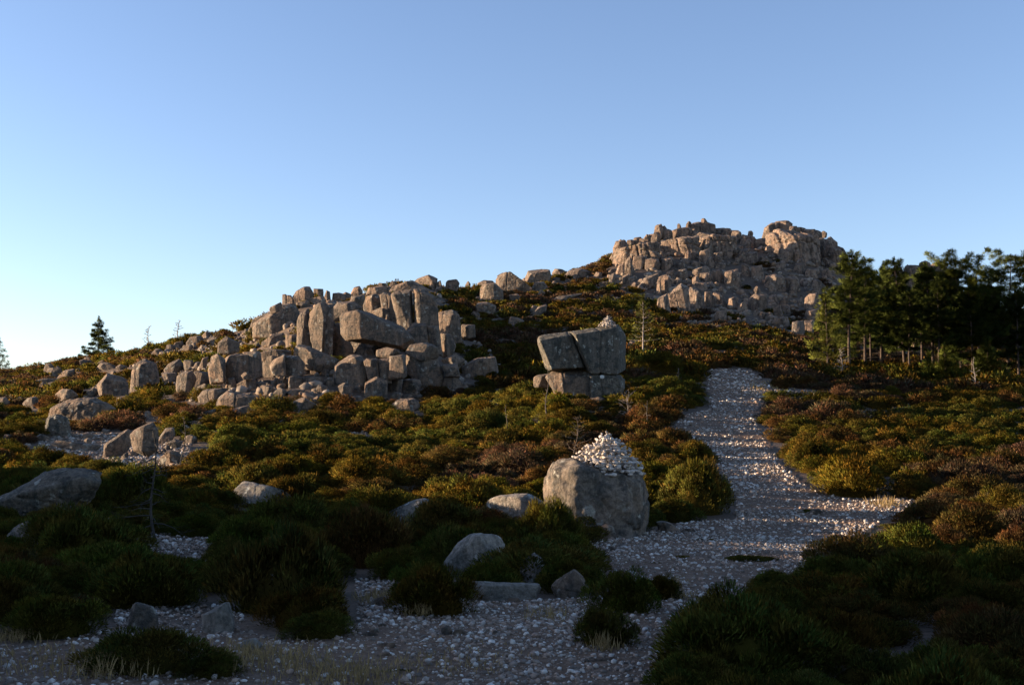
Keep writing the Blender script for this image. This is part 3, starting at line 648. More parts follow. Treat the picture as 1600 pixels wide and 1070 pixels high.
# ---- balanced block and its base
DB = 58.5
rock(R_B, '138,300 146,260 178,240 522,196 556,224 712,622 560,622 300,648 245,622 192,500', 'balanced block half, broader and darker, split from its neighbour', crease='165,300 510,240 660,600 300,620', d=DB, depth=0.62, mat=M_GREY, p=34, yaw=.22, chips=0, amp=0.015, sink=False, name='balanced_block', cat='rock block')
BAL = rock(R_B, '516,214 700,166 880,151 1075,156 1092,200 1068,560 1052,655 695,642 595,430', 'balanced block half that carries the smaller white cairn', crease='560,235 880,180 1050,190 1040,640 720,625', d=DB, depth=0.66, mat=M_GREY, p=34, yaw=.3, chips=0, amp=0.015, sink=False, name='balanced_block', cat='rock block')
BASE = rock(R_B, '235,700 320,632 500,612 620,640 765,680 770,950 600,975 430,960 380,880 262,780', 'split base boulder, half sunlit, under the balanced block', crease='425,690 430,800 440,950 735,720 735,940', d=DB + 0.2, depth=0.8, mat=M_GRANITE, p=45, amp=0.03, yaw=.12, chips=3)
BASE2 = rock(R_B, '690,660 900,640 1070,680 1130,730 1120,840 1010,930 700,960', 'dark base boulder with a white painted mark, under the balanced block', crease='740,690 900,680 1080,740 1000,870 740,920', d=DB + 0.2, depth=0.8, mat=M_GREY, p=40, amp=0.03, yaw=.2, chips=3)
rock(R_B, '82,760 95,705 150,680 280,665 290,770 250,800 100,790', 'sunlit low rock protruding from under the balanced block', d=DB + 1.2)
rock(R_B, '-20,830 0,780 70,763 90,790 60,830', 'small sunlit rock lying off the balanced block', name='rock', cat='rock')
rock(R_B, '635,975 700,945 830,928 905,945 860,1000', 'flat pale rock at the foot of the balanced block', name='rock', cat='rock')
def painted_mark():
    ob, V, Fc = BASE2
    bv = BVHTree.FromPolygons(V.tolist(), Fc.tolist())
    pts = []
    for q in poly(R_B, '838,690 858,684 884,690 886,716 866,726 842,718'):
        h = bv.ray_cast(Vector((0, 0, 0)), Vector(ray(*q)).normalized())
        if h[0] is None: return
        pts.append(np.array(h[0]) * 0.9996 + np.array(h[1]) * 0.008)
    pts = np.array(pts); c = pts.mean(0); V2 = np.vstack([pts, pts * 1.0008, c[None]])
    Fq = [[i, (i + 1) % 6, 12] for i in range(6)] + [[i, i + 6, (i + 1) % 6] for i in range(6)]
    o = obj('painted_mark', mesh_np('painted_mark', V2 - np.array(ob.location), Fq, M_PAINT), parent=ob)
    tag(o, 'small white painted patch on the dark rock')
painted_mark()
# ---- crag
G = dict(name='crag_block', cat='rock block', mat=M_CRAG, p=90, amp=0.03)
for s in ['153,225 165,183 215,170 232,215 170,230', '226,220 232,173 262,168 272,214', '260,195 275,158 310,153 317,190', '328,165 345,136 362,155 358,178', '348,185 355,138 390,133 397,185',
          '372,150 400,123 420,130 415,160', '416,160 425,113 455,103 490,120 492,160 440,170', '488,165 495,118 530,98 537,160', '533,160 540,103 590,93 612,115 602,160 550,165', '593,110 610,78 670,63 670,125 640,134 600,130',
          '664,135 665,78 690,57 737,78 743,136 700,145', '650,194 650,138 665,123 712,133 723,195', '742,146 750,103 800,98 818,155 770,160', '808,156 815,98 840,103 853,166', '848,176 855,113 885,113 903,160 898,196 860,196', '903,210 920,138 982,153 972,200 930,216']:
    rock(R_C, s, row='crest1', **G)
for s in ['1038,168 1055,98 1090,68 1132,63 1124,120 1112,176 1060,176', '1118,116 1125,63 1185,56 1207,75 1192,136 1160,156', '1116,216 1120,148 1165,123 1193,160 1188,226 1150,226', '988,206 1000,168 1060,158 1133,180 1113,216 1010,216',
          '1188,170 1200,88 1235,88 1243,176 1210,186', '1232,176 1235,93 1256,93 1265,176', '1253,168 1260,93 1287,98 1288,160', '1283,156 1285,108 1330,103 1343,160', '1332,166 1345,108 1376,113 1384,166', '1262,248 1265,158 1312,153 1309,248',
          '1303,258 1310,163 1387,158 1404,256 1330,268', '1378,216 1380,153 1412,165 1424,236', '1406,250 1415,168 1440,150 1472,185 1478,306 1430,328', '1468,258 1480,203 1512,220 1534,270 1530,326 1480,318', '1205,308 1200,218 1262,218 1274,296', '1130,290 1140,225 1200,225 1205,300']:
    rock(R_C, s, row='crest2', **G)
for s in ['213,378 215,300 245,263 264,330 257,382', '258,348 265,268 340,263 353,310 300,352', '331,352 333,288 370,278 418,288 418,352 360,356', '428,348 430,283 490,278 503,320 450,356', '116,452 120,388 155,363 173,420 152,452', '198,447 200,383 240,368 248,426',
          '282,466 330,398 420,368 414,414 320,468', '418,498 420,388 460,373 493,410 483,468', '402,488 410,408 427,398 433,496', '160,380 180,320 205,310 210,375', '120,290 150,240 210,225 230,260 180,300', '240,240 300,185 350,195 340,235 270,255', '370,230 385,190 430,185 440,225', '440,230 470,195 530,200 535,220 470,240', '500,260 530,225 580,220 570,255', '545,190 620,178 693,208 620,232 560,220']:
    rock(R_C, s, row='face1', **G)
for s in ['722,418 730,358 790,338 813,404 770,428', '802,428 810,358 890,343 909,426 850,456', '838,458 850,393 902,388 908,458', '903,378 910,308 952,318 964,388', '962,408 970,328 1032,318 1044,397 990,412', '652,308 660,238 722,223 723,276 690,318',
          '718,308 740,248 802,238 793,296', '797,288 810,238 862,228 853,286', '867,298 900,238 962,218 953,266 900,308', '922,318 930,248 1002,238 1014,296 960,322', '517,408 530,348 582,343 593,396 540,416', '608,408 620,348 682,328 693,386', '657,418 660,368 722,363 723,416',
          '585,290 590,245 640,240 645,290', '600,340 620,295 665,300 660,340', '740,340 760,305 820,310 815,345', '500,350 520,300 570,290 575,340', '450,410 470,360 510,350 515,400']:
    rock(R_C, s, row='face2', **G)
for s in ['402,598 410,518 470,488 488,588 430,602', '467,598 475,488 550,428 592,448 604,598 540,608', '587,588 600,448 642,458 684,530 684,588', '687,568 690,478 732,478 738,558', '737,558 740,483 802,488 824,568', '817,582 830,518 872,508 893,545 850,582',
          '876,608 890,558 932,528 954,608', '946,608 950,518 990,488 1062,498 1064,588 1000,608', '727,638 770,588 822,588 824,648 760,656', '1066,560 1075,500 1120,490 1130,550', '610,450 640,420 700,425 710,470 650,480']:
    rock(R_C, s, row='foot', **G)
for s in ['1036,458 1045,393 1110,378 1162,388 1174,458 1080,478', '1166,478 1180,388 1242,388 1264,458 1230,488', '1247,428 1270,398 1323,418 1313,452', '1322,447 1340,408 1388,418 1374,452', '1130,616 1140,558 1192,558 1199,616', '1085,668 1110,628 1182,628 1194,676 1120,686', '1230,562 1260,518 1284,552 1265,570',
          '1257,497 1310,463 1364,458 1334,496', '1280,390 1300,340 1360,345 1365,400', '1375,400 1390,350 1440,340 1450,395', '1210,370 1230,315 1290,310 1290,365', '1100,360 1110,310 1170,300 1180,360', '1390,330 1400,280 1450,300 1450,340', '1300,330 1310,280 1370,275 1380,330']:
    rock(R_C, s, row='side', **G)
for s, l in [('1280,608 1285,518 1310,488 1362,488 1394,540 1384,588 1300,598', 'sunlit pale tower block standing at the pine grove edge'), ('1281,648 1290,588 1373,578 1374,648', 'square pale block beneath the sunlit tower block'),
             ('1205,750 1210,658 1282,648 1289,705 1272,758 1230,758', 'pale split pillar below the sunlit tower block'), ('1270,728 1285,648 1343,648 1334,748', 'pale rock close beside the split pillar')]:
    rock(R_C, s, l, **G)
for s in ['838,210 870,133 940,138 954,190 900,210', '943,190 950,118 985,106 1018,125 1014,190', '1008,195 1015,123 1070,116 1113,145 1114,200', '896,270 900,178 962,168 974,270', '690,230 730,178 832,148 850,220', '1100,230 1120,180 1180,190 1190,240', '1300,300 1340,270 1420,275 1440,310 1330,330', '980,270 1000,190 1080,190 1090,270']:
    rock(R_T, s, row='behind', **G)
for s in ['896,698 905,618 952,608 959,698', '800,690 815,645 850,640 850,690', '688,446 735,423 742,445 700,452', '705,720 740,690 745,720', '455,640 470,610 480,640', '440,540 500,490 520,500 500,590 445,590', '740,580 800,560 810,600 750,610', '560,660 600,620 640,640 630,680']:
    rock(R_T, s, row='grove', name='rock', cat='rock', mat=M_CRAG)
ROWDEF = {
 'slope': ('rock on heath below the bare skyline trees, # from the lone pine', 'rocks below the bare trees', False),
 'front': ('stone at the foot of the outcrop, # from the balanced block', 'stones along the outcrop foot', True),
 'ridge': ('rock on the skyline above the outcrop, # from the lone pine', 'skyline rocks above the outcrop', False),
 'crest': ('rock along the crest between outcrop and crag, # from the crag', 'crest rocks beside the crag', True),
 'crest1': ('block along the lower crest of the crag, # from the heath end', 'blocks of the lower crag crest', False),
 'crest2': ('block of the crag summit tower, # from the pine grove', 'blocks of the summit tower', True),
 'face1': ('block in the sunlit crag shoulder, # from the heath end', 'blocks of the crag shoulder', False),
 'face2': ('block in the middle of the broken crag face, # from the pine grove', 'blocks of the middle crag face', True),
 'foot': ('block in the bottom wall of the crag, # from the pine grove', 'blocks of the bottom crag wall', True),
 'side': ('block in the shaded crag flank, # from the pine grove', 'blocks of the shaded crag flank', True),
 'behind': ('rock on the dark ridge behind the pine tops, # from the crag', 'ridge rocks behind the pines', False),
 'grove': ('rock glimpsed between the pine trunks, # from the crag', 'rocks inside the pine grove', False)}
label_rows()
for s in ['1045,270 1058,140 1130,105 1195,115 1260,135 1375,145 1385,265 1300,300 1100,290', '150,300 170,225 320,198 420,185 420,285 250,330', '400,265 430,182 600,145 660,152 660,265', '640,255 660,160 740,138 885,150 895,235 760,260', '1380,330 1400,200 1470,215 1520,305 1500,350']:
    rock(R_C, s, row='core', grooves=[((1, .2, .08 * k), g, .05, .11) for k, g in enumerate((-1.1, -.6, -.15, .3, .7, 1.15))] + [((.1, .1, 1), .1, .05, .08)], **{**G, 'amp': .05})
ROWDEF['core'] = ('mass of rock behind the crag crest blocks, # from the heath end', 'rock masses behind the crag crest', False)
ROWS = {'core': ROWS['core']}; label_rows()
for k in range(46):                                   # loose rocks strewn over the far heath
    rs = random.Random(900 + k); px = rs.uniform(-10, 440); py = rs.uniform(575 - px * .02, 700) if k % 3 else rs.uniform(560, 620)
    if inpoly(px, py, OUT0)[0]: px *= .5
    w = rs.uniform(7, 20); h = w * rs.uniform(.45, .9)
    rock(R_X, ' '.join(f'{px + x * w / 2:.1f},{py - y * h:.1f}' for x, y in ((-1, 0), (-1, .5 + rs.uniform(-.2, .2)), (-.6, .95), (rs.uniform(-.2, .4), 1), (.8, .7), (1.05, .3), (.9, 0))),
         'small weathered rock strewn among heath on the slope below the lone pine', group='loose rocks on the slope below the lone pine', name='rock', cat='rock', sub=4)
# broken blocks filling the crag between the big ones
CRAG = poly(R_C, '150,210 300,150 420,120 600,90 740,90 890,120 980,160 1060,110 1200,90 1380,130 1500,220 1530,330 1500,450 1400,500 1250,560 1180,640 1060,690 900,640 700,600 600,590 420,590 380,500 280,470 110,450 110,300')
OUTCROP = poly(R_O, '-350,640 -150,480 60,360 250,210 560,150 800,150 1060,110 1220,170 1370,300 1420,430 1600,560 1600,680 1420,760 1100,830 760,840 400,830 60,850 -350,850')
def crag_fill():
    rs = random.Random(5); done = []; n = 0
    while n < 110:
        px, py = rs.uniform(945, 1325), rs.uniform(352, 510)
        if not inpoly(px, py, CRAG)[0]: continue
        if any((px - a) ** 2 + (2.2 * (py - b)) ** 2 < 110 for a, b in done): continue
        done.append((px, py)); w = rs.uniform(6, 15); h = w * rs.uniform(0.6, 1.7); k = rs.uniform(-.25, .45) * w
        pts = ' '.join(f'{px + x * w / 2 + (0.5 - y) * -k:.1f},{py - y * h:.1f}' for x, y in
                       ((-1, 0), (-1.05, .55), (-.7 + rs.uniform(-.2, .2), .95), (rs.uniform(-.2, .3), 1.05), (.75, .85 + rs.uniform(-.2, .1)), (1.05, .4), (.9, 0)))
        rock(R_X, pts, 'small granite block wedged between the larger blocks of the crag', group='small blocks filling the crag', keep=False, **G)
        n += 1
crag_fill()
# ------------------------------------------------------------------ cairns: every stone an object of its own
def stone_mesh(seed, flat):
    r = np.random.default_rng(seed)
    P = r.uniform(-1, 1, (11, 3)); P /= np.linalg.norm(P, axis=1, keepdims=True)
    P *= np.array([1.0, r.uniform(.6, .9), flat])
    V, Fc = rock_verts(P * 0.5, 3, 26, 0.02, seed)
    return mesh_np('cairn_stone', V, Fc, M_STONE, smooth=False)
STONES = [stone_mesh(k, f) for k, f in enumerate((.35, .45, .5, .6, .7, .8, .45, .55, .65, .4))]
def cairn(rk, cx, cy, R, H, size, lean, label, top_label, group, layers):
    ob, V, Fc = rk; bv = BVHTree.FromPolygons(V.tolist(), Fc.tolist()); rs = random.Random(int(R * 1000))
    def surf(x, y):
        h = bv.ray_cast(Vector((x, y, 60)), Vector((0, 0, -1)))
        return h[0].z if h[0] else None
    z0 = surf(cx, cy); n = 0
    def put(x, y, z, s, lab):
        nonlocal n
        o = obj('cairn_stone', rs.choice(STONES), (x, y, z)); o.scale = (s * rs.uniform(.85, 1.25), s * rs.uniform(.8, 1.1), s * rs.uniform(.75, 1.05))
        o.rotation_euler = (rs.gauss(0, .45), rs.gauss(0, .45), rs.uniform(0, 6.3))
        tag(o, lab, 'stone', group); n += 1; return o
    core = []
    for k in range(-6, layers):
        t = k / layers; z = z0 + H * t; rad = R * (1 - t) ** 0.85 if t > 0 else R * (1 - t * 0.8)
        m = max(1, int(2 * math.pi * rad / (size * 0.92)))
        for j in range(m):
            a = (j + rs.random() * .6 + (k % 2) * .5) / m * 2 * math.pi; q = rad - size * .35 + rs.uniform(-.5, .35) * size
            q = max(q, 0.0); x = cx + math.cos(a) * q + lean * max(t, 0); y = cy + math.sin(a) * q * .9
            sz = surf(x, y)
            if sz is None or z < sz - 0.02: continue
            if k < 0 and (z > sz + H / layers * 6 or x < cx + .1): continue
            if x > cx + R * .4 and z - sz > .24 and t < .4: continue
            put(x, y, z + rs.uniform(-.85, .75) * H / layers + .02, size * rs.choice((.62, .75, .9, 1.0, 1.15, 1.4)), label)
        if t > -0.3:
            for j in range(m):                       # packing inside, never seen one by one
                a = rs.uniform(0, 6.3); q = max(0, rad - size * 1.0) * math.sqrt(rs.random()); x = cx + math.cos(a) * q + lean * max(t, 0); y = cy + math.sin(a) * q * .9
                sz = surf(x, y)
                if sz is not None and z > sz - 0.03: core.append((x, y, z, size * rs.uniform(.8, 1.2)))
    o = put(cx + lean, cy, z0 + H + size * .18, size * .62, top_label); o.rotation_euler = (.2, 1.1, .4)
    if core:
        U, Fc = ico(1); VV, FF = [], []
        for i, (x, y, z, s) in enumerate(core):
            VV.append(U * (s * .5, s * .42, s * .3) + (x, y, z)); FF.append(Fc + i * len(U))
        tag(obj('rubble', mesh_np('rubble', np.vstack(VV), np.vstack(FF), M_STONE)), kind='stuff')
def surf_point(rk, px, py):
    ob, V, Fc = rk; bv = BVHTree.FromPolygons(V.tolist(), Fc.tolist())
    lo, hi = V.min(0), V.max(0); return (lo + hi) / 2
c = surf_point(CAIRN_ROCK, 0, 0); pk = at(949, 690, c[1])
cairn(CAIRN_ROCK, pk[0] - .04, c[1] - .12, 0.76, 0.58, 0.118, 0.02, 'white quartz stone piled in the larger cairn on the big blocky boulder', 'small upright stone crowning the larger cairn',
      'white stones of the larger cairn', 11)
c = surf_point(BAL, 0, 0); pk = at(949, 510, c[1])
cairn(BAL, pk[0], c[1] - .1, 0.50, 0.52, 0.135, 0.02, 'white stone piled in the smaller cairn on top of the balanced block', 'topmost stone of the smaller cairn on the balanced block',
      'white stones of the smaller cairn', 7)

# ------------------------------------------------------------------ gravel and rubble (stuff nobody could count)
def scatter_stones(name, pts, sizes, cols, mat, flat=(.4, .8), sub=1, seed=1):
    r = np.random.default_rng(seed); U, Fc = ico(sub); n = len(pts)
    var = []
    for k in range(12):
        q = U * (1 + 0.28 * r.uniform(-1, 1, (len(U), 1))); var.append(q)
    var = np.array(var); V = var[r.integers(0, 12, n)]
    a = r.uniform(0, 6.28, n); ca, sa = np.cos(a), np.sin(a)
    V = V * np.stack([sizes * r.uniform(.8, 1.3, n), sizes * r.uniform(.6, 1, n), sizes * r.uniform(*flat, n)], 1)[:, None, :] * 0.5
    b = r.normal(0, .3, n); cb, sb = np.cos(b), np.sin(b)
    x = V[..., 0] * cb[:, None] - V[..., 2] * sb[:, None]; z = V[..., 0] * sb[:, None] + V[..., 2] * cb[:, None]
    X = x * ca[:, None] - V[..., 1] * sa[:, None]; Y = x * sa[:, None] + V[..., 1] * ca[:, None]
    V = np.stack([X, Y, z], -1) + np.asarray(pts)[:, None, :]
    FF = (Fc[None] + (np.arange(n) * len(U))[:, None, None]).reshape(-1, 3)
    o = obj(name, mesh_np(name, V.reshape(-1, 3), FF, mat, col=np.repeat(cols, len(U), 0)))
    return tag(o, kind='stuff')

STONE_COL = .85 * np.array([[.60, .55, .49], [.47, .405, .345], [.29, .23, .185], [.35, .255, .195], [.20, .165, .14], [.62, .58, .53]])
def sample_px(polys, n, dens, r, dmax=110, dmin=5.0):
    """points on the ground inside the pixel polygons; dens(d) is stones per square metre"""
    out = []
    for pl in polys:
        a = np.array(pl); ymax = min(a[:, 1].max(), 1150); ymin = a[:, 1].min()
        d0 = max(dmin, hit((a[:, 0].min() + a[:, 0].max()) / 2, ymax)); d1 = min(dmax, hit(a[:, 0].mean(), ymin) * 1.02)
        u0, u1 = (a[:, 0].min() - CX) / F, (a[:, 0].max() - CX) / F
        ds = np.linspace(d0, d1, 60); w = ds * (u1 - u0) * dens(ds); tot = np.trapz(w, ds)
        m = min(int(tot), n)
        cdf = np.cumsum(w); cdf /= cdf[-1]; d = np.interp(r.random(m), cdf, ds)
        u = r.uniform(u0, u1, m); x = u * d; z = ground(x, d)
        px, py = proj(x, d, z); k = inpoly(px, py, pl)
        out.append(np.stack([x[k], d[k], z[k]], 1))
    return np.vstack(out)

def build_gravel():
    r = np.random.default_rng(11)
    P = sample_px(BARE, 900000, lambda d: np.where(d < 14, 620, np.where(d < 26, 340, np.where(d < 45, 140, 50))), r)
    n = len(P); d = P[:, 1]
    s = np.minimum(np.exp(r.normal(0, .62, n)), 3.2) * np.interp(d, [8, 20, 40, 80], [.020, .030, .050, .085])
    patch = vnoise(np.stack([P[:, 0] * .7, P[:, 1] * .45, P[:, 0] * 0], 1))
    k = r.random(n) < np.clip(.80 + 1.1 * patch, .42, 1); P, s = P[k], s[k]; n = len(P)
    ci = r.choice(6, n, p=[.13, .18, .24, .25, .14, .06]); c = STONE_COL[ci] * r.uniform(.75, 1.15, (n, 1))
    P[:, 2] += .012 + s * .1
    scatter_stones('gravel', P, s, c, M_GRAVEL, (.35, .8), 1, 3)
build_gravel()

def build_rubble():
    r = np.random.default_rng(12); rs = random.Random(3)
    z = [(OUTCROP, .8, (.2, .8)), (CRAG, .36, (.5, 1.6)),
         (poly(R_C, '480,600 800,560 1080,580 1230,520 1290,560 1230,740 1050,720 850,700 560,680'), .30, (.4, 1.2)),
         (poly(R_C, '60,500 280,470 420,500 380,540 100,530'), .30, (.4, 1.0)),
         (poly(R_A, '200,900 700,880 1150,860 1529,830 1529,900 900,1060 300,1069 60,1000'), .8, (.12, .45)),
         (poly(R_A, '780,540 1100,420 1400,400 1529,330 1529,640 1000,720 780,700'), 1.2, (.2, .7)),
         (poly(R_O, '60,640 400,640 900,690 1120,820 1110,860 300,850 20,830'), 1.6, (.15, .5)),
         (poly(R_O, '-380,640 60,640 20,850 -380,830'), 1.2, (.15, .5)),
         (poly(R_L, '60,120 700,150 1150,200 1150,370 700,360 250,330'), 2.6, (.06, .28)),
         (poly(R_H, '0,60 500,10 760,40 700,110 300,180 0,280'), .25, (.3, .9)),
         (poly(R_H, '600,150 1100,130 1150,200 700,200'), .3, (.3, .8)),
         (poly(R_T, '150,560 700,640 960,640 960,720 400,740 150,640'), .3, (.3, .8)),
         (poly(R_X, '430,455 560,455 680,430 860,412 945,405 940,425 700,452 560,470 430,480'), .3, (.3, .9))]
    PP, SS = [], []
    for pl, den, (a, b) in z:
        P = sample_px([pl], 4000, lambda d: den + 0 * d, r, 235); s = a * (b / a) ** (r.random(len(P)) ** 1.8)
        PP.append(P); SS.append(s)
    P = np.vstack(PP); s = np.concatenate(SS); n = len(P); P[:, 2] += s * .12
    c = np.array([[.20, .155, .118], [.16, .132, .108], [.22, .15, .105], [.11, .092, .076], [.25, .205, .165]])[r.integers(0, 5, n)] * r.uniform(.75, 1.15, (n, 1))
    scatter_stones('rubble', P, s, c, M_RUBBLE, (.45, .95), 2, 5)
build_rubble()

# ------------------------------------------------------------------ blades: the leaf, needle and grass primitive
def blades(P, D, Ln, Wd, r, Nn=None):
    """kite-shaped leaves: root P, direction D, length, width -> verts (n,4,3)"""
    D = D / np.linalg.norm(D, axis=1, keepdims=True)
    A = np.cross(D, r.normal(0, 1, D.shape)); A /= np.linalg.norm(A, axis=1, keepdims=True) + 1e-9
    Ln = Ln[:, None]; Wd = Wd[:, None]
    Q = np.stack([P, P + D * Ln * .55 + A * Wd * .5, P + D * Ln, P + D * Ln * .55 - A * Wd * .5], 1)
    if Nn is not None:                                  # wind every leaf so that its face looks the way its tuft does
        flip = (np.cross(A, D) * Nn).sum(1) > 0; Q[flip] = Q[flip][:, ::-1]
    return Q

def shrub_geo(seed, clumps, per, ln, wd, hgt=0.95, flat=1.0, brown=.25, spread=1.0, core=True):
    """a heath cushion of radius 1: clumps of upright sprigs over an added dark dome, stem-brown, that blocks light"""
    r = np.random.default_rng(seed); B, Cc, NN = [], [], []
    th = r.uniform(0, 6.283, clumps); q = np.sqrt(r.random(clumps))
    lob = 1 + .22 * np.sin(th * 2 + r.uniform(0, 6)) + .15 * np.sin(th * 3 + r.uniform(0, 6))
    for k in range(clumps):
        rad = q[k] * .82 * lob[k]; top = hgt * math.sqrt(max(.05, 1 - min(1, q[k]) ** 2.2)) * r.uniform(.72, 1.12)
        c = np.array([math.cos(th[k]) * rad, math.sin(th[k]) * rad, top * .62 * flat]); cr = r.uniform(.18, .36) * spread
        n = int(per * r.uniform(.7, 1.3))
        v = r.normal(0, 1, (n, 3)); v /= np.linalg.norm(v, axis=1, keepdims=True); v[:, 2] = np.abs(v[:, 2]) * 1.0 - .25
        P = c + v * cr * r.uniform(.55, 1.0, (n, 1)) * (1, 1, flat)
        P[:, 2] = np.maximum(P[:, 2], 0.0)
        D = v * .8 + np.array([0, 0, .75]) + np.array([c[0], c[1], 0]) * .35 + r.normal(0, .25, (n, 3)); D[:, 2] *= (.4 + .6 * flat)
        L = ln * r.uniform(.6, 1.35, n)
        M = v * .75 + np.array([c[0] * .7, c[1] * .7,   .30 + .2 * flat]) + r.normal(0, .46, (n, 3)); M /= np.linalg.norm(M, axis=1, keepdims=True); NN.append(M)
        B.append(blades(P, D, L, wd * r.uniform(.7, 1.3, n), r, M))
        isb = r.random() < brown; t = r.uniform(.62, 1.3)
        base = np.array([1.4, .93, .9]) if isb else np.array([r.uniform(.8, 1.25), 1.0, r.uniform(.7, 1.1)])
        cc = base * t * r.uniform(.7, 1.3, (n, 1)); cc[r.random(n) < .10] = np.array([1.35, .88, .8])
        Cc.append(cc)
    # skirts: sprigs low round the rim so that no shrub floats
    n = per * 5; a = r.uniform(0, 6.283, n); rr = r.uniform(.5, .98, n); P = np.stack([np.cos(a) * rr, np.sin(a) * rr, r.uniform(0, .3, n) * hgt * flat], 1)
    D = np.stack([np.cos(a) * .8, np.sin(a) * .8, r.uniform(.2, 1, n)], 1) + r.normal(0, .3, (n, 3))
    M = np.stack([np.cos(a), np.sin(a), np.full(n, .3)], 1); M /= np.linalg.norm(M, axis=1, keepdims=True); NN.append(M)
    B.append(blades(P, D, ln * r.uniform(.7, 1.3, n), wd * r.uniform(.8, 1.4, n), r, M)); Cc.append(np.array([.9, .8, .75]) * r.uniform(.6, 1.1, (n, 1)))
    B = np.vstack(B); Cc = np.vstack(Cc); n = len(B)
    V = B.reshape(-1, 3); Fq = np.arange(n * 4).reshape(-1, 4); C4 = np.repeat(Cc, 4, 0); N4 = np.repeat(np.vstack(NN), 4, 0)
    if core:  # solid filler dome in dark stem brown, added to block light inside the shrub
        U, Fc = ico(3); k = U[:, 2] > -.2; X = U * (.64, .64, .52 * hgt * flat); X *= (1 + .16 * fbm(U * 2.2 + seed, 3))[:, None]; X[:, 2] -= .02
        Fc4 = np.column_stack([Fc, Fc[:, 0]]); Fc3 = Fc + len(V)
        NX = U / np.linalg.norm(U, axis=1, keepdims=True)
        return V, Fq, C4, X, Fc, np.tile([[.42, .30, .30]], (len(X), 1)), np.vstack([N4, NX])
    return V, Fq, C4, None, None, None, N4

def mesh_mixed(name, V, Fq, C4, X, Ft, Cx, Nv, mat):
    """quads and core triangles in one mesh"""
    if X is None: return mesh_np(name, V, Fq, mat, col=C4)
    me = bpy.data.meshes.new(name); nv = len(V); VV = np.vstack([V, X]).astype(np.float32)
    me.vertices.add(len(VV)); me.vertices.foreach_set('co', VV.ravel())
    li = np.concatenate([Fq.ravel(), (Ft + nv).ravel()]).astype(np.int32)
    me.loops.add(len(li)); me.loops.foreach_set('vertex_index', li)
    st = np.concatenate([np.arange(len(Fq)) * 4, len(Fq) * 4 + np.arange(len(Ft)) * 3]).astype(np.int32)
    me.polygons.add(len(st)); me.polygons.foreach_set('loop_start', st)
    me.materials.append(mat); me.update(calc_edges=True)
    a = me.color_attributes.new('tint', 'FLOAT_COLOR', 'POINT'); c = np.ones((len(VV), 4), np.float32); c[:nv, :3] = C4; c[nv:, :3] = Cx
    a.data.foreach_set('color', c.ravel())
    if Nv is not None: set_normals(me, Nv)
    return me

GREEN, OLIVE, GOLD, RUST, MAUVE = (.115, .128, .028), (.110, .100, .022), (.150, .130, .023), (.128, .092, .033), (.134, .100, .058)
TONES = {'dark green': GREEN, 'olive': OLIVE, 'yellow-green': GOLD, 'rusty brown': RUST, 'dry mauve-brown': MAUVE}

NEAR = [mesh_mixed('heath_shrub', *shrub_geo(20 + k, 34, 330, .085, .016, .95, 1.0, (.1, .3, .2, .45, .15, .3, .05, .35)[k]), M_LEAF) for k in range(8)]
MID = [mesh_mixed('heath_shrub', *shrub_geo(40 + k, 26, 120, .14, .030, .95, 1.0, (.1, .3, .2, .45, .15, .3)[k]), M_LEAF) for k in range(6)]
MAT_ = [mesh_mixed('cushion_plant', *shrub_geo(60 + k, 34, 260, .07, .018, .5, .55, .1, .8), M_LEAF) for k in range(3)]
MASSG = [shrub_geo(90 + k, 26, 95, .125, .026, .95, 1.0, (.1, .3, .5, .2, .4, .3)[k], 1.0, True) for k in range(6)]
FARG = [shrub_geo(80 + k, 16, 22, .26, .075, .9, 1.0, (.1, .3, .5, .2, .4, .3)[k], 1.0, True) for k in range(6)]

SHRUBS = []       # (x, y, r)
def shrub(x, y, rad, hgt, tone, label, group, bank=NEAR, name='heath_shrub', cat='shrub', rs=random, vary=.18):
    me = rs.choice(bank); o = obj(name, me, (x, y, gz(x, y) - .03 * rad)); o.scale = (rad, rad * rs.uniform(.9, 1.1), hgt)
    o.rotation_euler = (0, 0, rs.uniform(0, 6.28)); b = rs.uniform(1 - vary, 1 + vary)
    o.color = (*[min(1, q * b * rs.uniform(.9, 1.1)) for q in TONES[tone]], 1)
    tag(o, label, cat, group); SHRUBS.append((x, y, rad)); return o
def shrub_px(cx, base, w, h, tone, label, bank=NEAR, name='heath_shrub', cat='shrub', d=None, rs=random.Random(2)):
    d = d or hit(cx, base); rad = w * d / F / 2 * .92; d += rad * .85; p = at(cx, base, d)
    shrub(p[0], d, rad, h * d / F * 1.12, tone, label, None, bank, name, cat, rs, .1)

